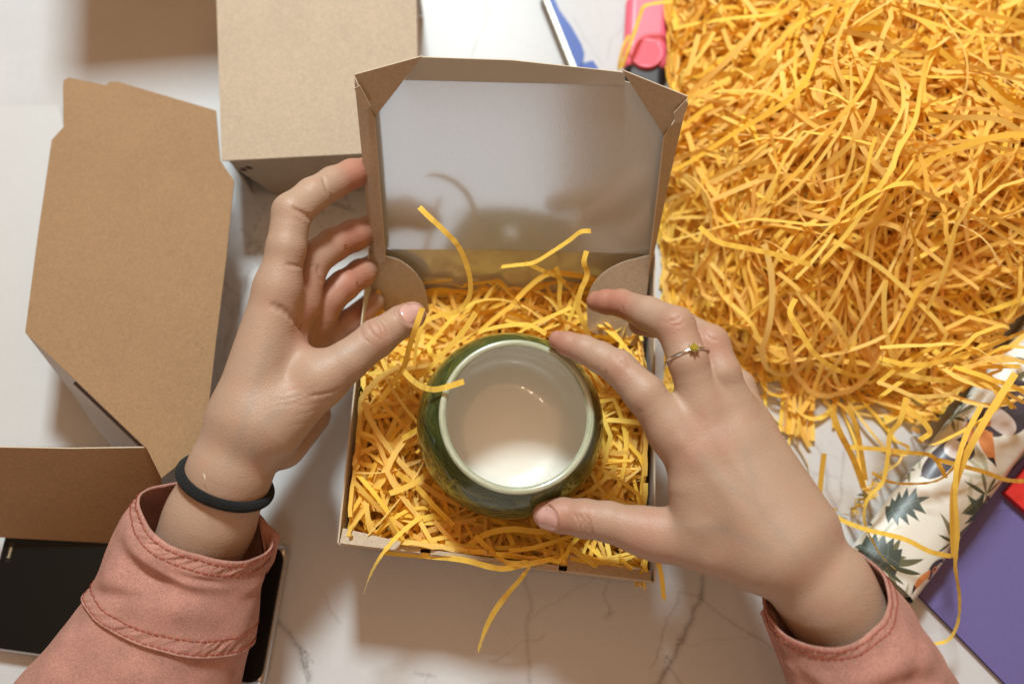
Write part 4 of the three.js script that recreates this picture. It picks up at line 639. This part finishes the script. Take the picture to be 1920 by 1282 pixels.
// ---------------------------------------------------------------- phone
{
  const c = P(255, 1118, .5), g = thing('smartphone', 'black smartphone with silver frame lying under the carton and pink sleeve', 'phone', V(c.x, 0, c.z)); g.rotation.y = -.13;
  const W = .156, D = .074, T = .008;
  mesh('frame', new RoundedBoxGeometry(W, T, D, 5, .0039).translate(0, T / 2 + .0004, 0), new THREE.MeshStandardMaterial({ color: srgb(196, 194, 192), metalness: .85, roughness: .3 }), g);
  const sh = new THREE.Shape(), w = W / 2 - .0022, d = D / 2 - .0022, r = .008; sh.moveTo(-w + r, -d); sh.lineTo(w - r, -d); sh.quadraticCurveTo(w, -d, w, -d + r); sh.lineTo(w, d - r); sh.quadraticCurveTo(w, d, w - r, d); sh.lineTo(-w + r, d); sh.quadraticCurveTo(-w, d, -w, d - r); sh.lineTo(-w, -d + r); sh.quadraticCurveTo(-w, -d, -w + r, -d);
  const gg = new THREE.ExtrudeGeometry(sh, { depth: .0006, bevelEnabled: true, bevelSize: .0006, bevelThickness: .0004, bevelSegments: 2, curveSegments: 8 }); gg.rotateX(-Math.PI / 2); gg.translate(0, T + .0004, 0);
  const screen = mesh('screen', gg, new THREE.MeshPhysicalMaterial({ color: srgb(16, 17, 16), roughness: .32, specularIntensity: .5 }), g);
  const cv = document.createElement('canvas'); cv.width = 256; cv.height = 64; const x = cv.getContext('2d'); x.fillStyle = 'rgb(16,17,16)'; x.fillRect(0, 0, 256, 64); x.fillStyle = 'rgb(206,184,150)'; x.font = 'bold 52px sans-serif'; x.textAlign = 'center'; x.fillText('honor', 128, 46);
  const tx = new THREE.CanvasTexture(cv); tx.colorSpace = THREE.SRGBColorSpace; const pl = new THREE.PlaneGeometry(.0105, .0026); pl.rotateX(-Math.PI / 2); pl.rotateY(Math.PI / 2); pl.translate(-W / 2 + .0065, T + .0004 + .00115, -.014);
  mesh('lettering', pl, new THREE.MeshStandardMaterial({ map: tx, roughness: .4 }), screen);
}

// ---------------------------------------------------------------- wrapping roll, pads
const printMap = (() => {
  const cv = document.createElement('canvas'); cv.width = 1024; cv.height = 1024; const c = cv.getContext('2d');
  c.fillStyle = 'rgb(222,220,210)'; c.fillRect(0, 0, 1024, 1024);
  const leaf = (x, y, s, a, col, vein) => { c.save(); c.translate(x, y); c.rotate(a); c.scale(s, s); c.fillStyle = col; c.beginPath(); c.moveTo(0, 60);
    for (const m of [1, -1]) { const pts = [[34, 58], [20, 44], [50, 36], [26, 26], [54, 10], [24, 6], [50, -16], [18, -12], [36, -38], [8, -34], [0, -64]]; const L = m > 0 ? pts : pts.slice(0, -1).reverse(); for (const p of L) c.lineTo(p[0] * m, p[1]); } c.closePath(); c.fill();
    c.strokeStyle = vein; c.lineWidth = 2; c.beginPath(); c.moveTo(0, 60); c.lineTo(0, -60); for (let k = 0; k < 4; k++) for (const m of [1, -1]) { c.moveTo(0, 40 - k * 24); c.lineTo(m * 30, 30 - k * 22); } c.stroke(); c.restore(); };
  const blade = (x, y, L, a, col) => { c.save(); c.translate(x, y); c.rotate(a); c.fillStyle = col; c.beginPath(); c.moveTo(0, 0); c.quadraticCurveTo(L * .5, -L * .16, L, 0); c.quadraticCurveTo(L * .5, L * .16, 0, 0); c.fill(); c.restore(); };
  for (let k = 0; k < 26; k++) { const x = rr(0, 1024), y = rr(0, 1024); for (let j = 0; j < 6; j++) blade(x, y, rr(60, 120), rr(0, 6.28), ['rgba(186,186,164,.75)', 'rgba(204,202,184,.8)', 'rgba(150,152,124,.7)'][j % 3]); }
  for (let k = 0; k < 34; k++) { const x = rr(0, 1024), y = rr(0, 1024); for (let j = 0; j < 7; j++) blade(x, y, rr(60, 120), j + rr(0, .8), ['rgb(98,98,72)', 'rgb(74,80,58)', 'rgb(122,118,92)'][j % 3]); }
  const bird = (x, y, s, a) => { c.save(); c.translate(x, y); c.rotate(a); c.scale(s, s); c.fillStyle = 'rgb(66,60,70)'; c.beginPath(); c.ellipse(0, 0, 90, 52, .3, 0, 7); c.fill(); c.beginPath(); c.ellipse(-70, -60, 46, 40, .2, 0, 7); c.fill(); c.fillStyle = 'rgb(214,206,204)'; c.beginPath(); c.ellipse(-58, -34, 34, 42, .5, 0, 7); c.fill(); c.fillStyle = 'rgb(214,140,84)'; c.beginPath(); c.moveTo(-100, -80); c.quadraticCurveTo(-170, -92, -196, -30); c.quadraticCurveTo(-150, -50, -104, -48); c.fill(); c.fillStyle = 'rgb(40,36,40)'; c.beginPath(); c.moveTo(-180, -62); c.lineTo(-198, -26); c.lineTo(-172, -44); c.fill(); c.fillStyle = 'rgb(208,130,80)'; c.beginPath(); c.arc(-78, -66, 13, 0, 7); c.fill(); c.fillStyle = 'rgb(40,34,34)'; c.beginPath(); c.arc(-78, -66, 6, 0, 7); c.fill(); c.strokeStyle = 'rgb(92,86,98)'; c.lineWidth = 3; for (let k = 0; k < 5; k++) { c.beginPath(); c.moveTo(-20 + k * 12, -20 + k * 6); c.quadraticCurveTo(30 + k * 8, -6 + k * 12, 84, 30 + k * 4); c.stroke(); } c.restore(); };
  for (const [x, y, s, a] of [[330, 300, 1, .2], [820, 640, 1.05, -.4], [260, 840, .95, .5], [760, 140, .9, 2.6], [520, 560, .9, 2.9]]) bird(x, y, s, a);
  for (const [x, y, s, a] of [[600, 330, 1.3, .3], [140, 560, 1.4, -.2], [470, 760, 1.45, .1], [900, 380, 1.2, 1], [640, 930, 1.3, -.6], [110, 120, 1.2, .8], [960, 880, 1.2, .2], [330, 560, 1.3, 2.2], [760, 420, 1.2, 2.8], [520, 120, 1.25, 1.7], [60, 860, 1.2, 2.4], [780, 860, 1.2, 1.4]]) leaf(x, y, s, a, 'rgb(62,74,68)', 'rgb(96,110,98)');
  c.strokeStyle = 'rgb(92,66,66)'; c.lineWidth = 18; for (const [x, y, X, Y] of [[0, 420, 420, 470], [520, 860, 1000, 780], [600, 60, 1024, 250]]) { c.beginPath(); c.moveTo(x, y); c.quadraticCurveTo((x + X) / 2, y - 40, X, Y); c.stroke(); }
  const t = new THREE.CanvasTexture(cv); t.colorSpace = THREE.SRGBColorSpace; t.wrapS = t.wrapT = THREE.RepeatWrapping; t.magFilter = THREE.LinearFilter; return t;
})();
{
  // a soft, flattened roll; its axis runs up and to the right
  const { a, ax, s } = ROLL, L = .30, HWd = .0205, HHt = .0125;
  const g = thing('wrapping_paper_roll', 'roll of cream wrapping paper printed with leaves and birds beside the purple pad', 'wrapping paper', V(a.x, 0, a.z));
  const pos = [], uv = [], idx = [], R = 60, CC = 72;
  for (let i = 0; i <= R; i++) for (let j = 0; j <= CC; j++) { const t = i / R * L, an = j / CC * 2 * Math.PI, k = 1 + .03 * noise.noise(t * 40, an * 2, 1) * (j % CC ? 1 : 0); const pw = (v) => Math.sign(v) * Math.pow(Math.abs(v), .8); const p = a.clone().addScaledVector(ax, t).addScaledVector(s, pw(Math.cos(an)) * HWd * k).add(V(0, pw(Math.sin(an)) * HHt * k - .0075, 0)); if (p.y < .0006) p.y = .0006; pos.push(p.x - g.position.x, p.y, p.z - g.position.z); uv.push(t / .17 + .1, an * .019 / .17 + .2); }
  for (let i = 0; i < R; i++) for (let j = 0; j < CC; j++) { const q = i * (CC + 1) + j; idx.push(q, q + CC + 1, q + 1, q + 1, q + CC + 1, q + CC + 2); }
  const ge = new THREE.BufferGeometry(); ge.setAttribute('position', new THREE.Float32BufferAttribute(pos, 3)); ge.setAttribute('uv', new THREE.Float32BufferAttribute(uv, 2)); ge.setIndex(idx); ge.computeVertexNormals();
  mesh('printed_sheet', ge, new THREE.MeshPhysicalMaterial({ map: printMap, roughness: .5, clearcoat: .15, clearcoatRoughness: .2, side: THREE.DoubleSide }), g);
  // rolled layers that show at the end
  const sp = []; for (let k = 0; k <= 160; k++) { const an = k / 160 * 6 * Math.PI, f = .93 - .28 * k / 160; const p = a.clone().addScaledVector(ax, .0012).addScaledVector(s, Math.cos(an) * HWd * f).add(V(0, Math.sin(an) * HHt * f - .0072, 0)); p.sub(g.position); p.y = Math.max(p.y, .001); sp.push(p); }
  const inn = new Ribbons(); { const Q = inn; sp.forEach((p, i) => { const e = p.clone().addScaledVector(ax, .03); Q.pos.push(p.x, p.y, p.z, e.x, e.y, e.z); Q.nor.push(0, 1, 0, 0, 1, 0); Q.col.push(1, 1, 1, 1, 1, 1); if (i) { const b2 = i * 2; Q.idx.push(b2 - 2, b2 - 1, b2, b2 - 1, b2 + 1, b2); } }); }
  const ig = inn.geometry(); ig.computeVertexNormals(); mesh('rolled_layers', ig, new THREE.MeshStandardMaterial({ color: srgb(222, 218, 204), roughness: .6, side: THREE.DoubleSide }), g);
}
function pad(name, label, cat, corner, e1, e2, l1, l2, y0, t, mat) {
  const g = thing(name, label, cat, V(corner.x, 0, corner.z)), q = [corner, corner.clone().addScaledVector(e1, l1), corner.clone().addScaledVector(e1, l1).addScaledVector(e2, l2), corner.clone().addScaledVector(e2, l2)].map((p) => p.clone().setY(y0 + t));
  const mid = q[0].clone().add(q[2]).multiplyScalar(.5); return { g, q, mid };
}
{
  const c0 = PAD.c, e1 = PAD.e1, e2 = PAD.e2;
  const mat = new THREE.MeshStandardMaterial({ map: kraftMap(101, 93, 149, .05), bumpMap: kraftBump, bumpScale: .0001, roughness: .7 });
  const k = pad('purple_pad', 'flat purple paper pad lying beside the printed wrapping roll', 'paper pad', c0, e1, e2, .15, .21, .0004, .0032, mat);
  plate('cover', k.q, mat, mat, k.g, V(0, 9, 0), .0006, mat); plate('page_block', k.q.map((p) => lerp(p, k.mid.clone().setY(p.y), .012).add(V(0, -.0007, 0))), M.linerMatt, M.linerMatt, k.g, V(0, 9, 0), .0020, M.linerMatt);
  plate('back_cover', k.q.map((p) => p.clone().add(V(0, -.0028, 0))), mat, mat, k.g, V(0, 9, 0), .0005, mat);
  const r0 = P(1885, 924, .9), red = new THREE.MeshStandardMaterial({ map: kraftMap(206, 38, 30, .05), roughness: .7 }), f1 = P(1935, 968, .9).sub(r0).setY(0).normalize(), f2 = V(f1.z, 0, -f1.x);
  const m = pad('red_card', 'small bright red card block resting on the purple pad', 'card', r0, f1, f2, .09, .09, .0036, .006, red);
  plate('front_sheet', m.q, red, red, m.g, V(0, 9, 0), .0008, red); plate('stack_sheets', m.q.map((p) => lerp(p, m.mid.clone().setY(p.y), .006).add(V(0, -.0009, 0))), red, red, m.g, V(0, 9, 0), .0049, red);
}

// ---------------------------------------------------------------- pink marker and blue scissors at the back
{
  const a = P(1208, 150, 1.0), b = P(1216, -8, 1.0), ax = b.clone().sub(a).setY(0).normalize(), L = b.distanceTo(a);
  const g = thing('highlighter_marker', 'pink highlighter marker with ribbed cap and black collar behind the lid', 'marker', V(a.x, 0, a.z)); g.rotation.y = Math.atan2(-ax.x, -ax.z);
  const pink = new THREE.MeshPhysicalMaterial({ color: srgb(240, 106, 128), roughness: .5, clearcoat: .1, clearcoatRoughness: .2 });
  mesh('barrel', new RoundedBoxGeometry(.0275, .013, L * .9, 6, .006).translate(0, .0075, -L * .55), pink, g);
  mesh('collar', new RoundedBoxGeometry(.0245, .0125, .03, 5, .005).translate(0, .0068, -.004), new THREE.MeshStandardMaterial({ color: srgb(38, 36, 38), roughness: .5 }), g);
  const grip = mesh('ribbed_cap', new THREE.CylinderGeometry(.0098, .0104, .0026, 40).translate(0, .0146, -.0155), pink, g);
  for (let k = -3; k <= 3; k++) { const w = Math.sqrt(1 - (k / 4) ** 2) * .0088; const r = new THREE.CapsuleGeometry(.00055, w * 1.8, 3, 8); r.rotateZ(Math.PI / 2); r.translate(0, .0160, -.0155 + k * .0023); mesh('rib', r, pink, grip); }
}
{
  const g = thing('scissors', 'blue handled scissors lying on the marble behind the lid', 'scissors', P(1090, 120, 0));
  const blue = new THREE.MeshPhysicalMaterial({ color: srgb(38, 74, 160), roughness: .55, clearcoat: .08, clearcoatRoughness: .15 }), grey = new THREE.MeshStandardMaterial({ color: srgb(176, 168, 152), metalness: .4, roughness: .4 });
  const T = (l, h) => l.map((p) => P(p[0], p[1], h));
  const solid = (name, l, h, t, m) => { const pts = T(l, h), sh = plateGeometry(pts[0] && THREE.ShapeUtils.isClockWise(l.map((p) => new THREE.Vector2(p[0], -p[1]))) ? pts.reverse() : pts, t); mesh(name, rel(g, sh), [m, m, m], g); };
  solid('blade', [[1013, -20], [1020, -22], [1082, 128], [1072, 128]], 1.0, .0075, grey);
  solid('handle', [[1020, -22], [1030, -24], [1050, 20], [1072, 50], [1090, 82], [1096, 100], [1092, 118], [1084, 128], [1082, 126]], .95, .0088, blue);
  solid('thumb_loop', [[1084, 128], [1094, 118], [1112, 113], [1122, 128], [1120, 150], [1090, 150]], .9, .0080, blue);
}

renderer.render(scene, camera);
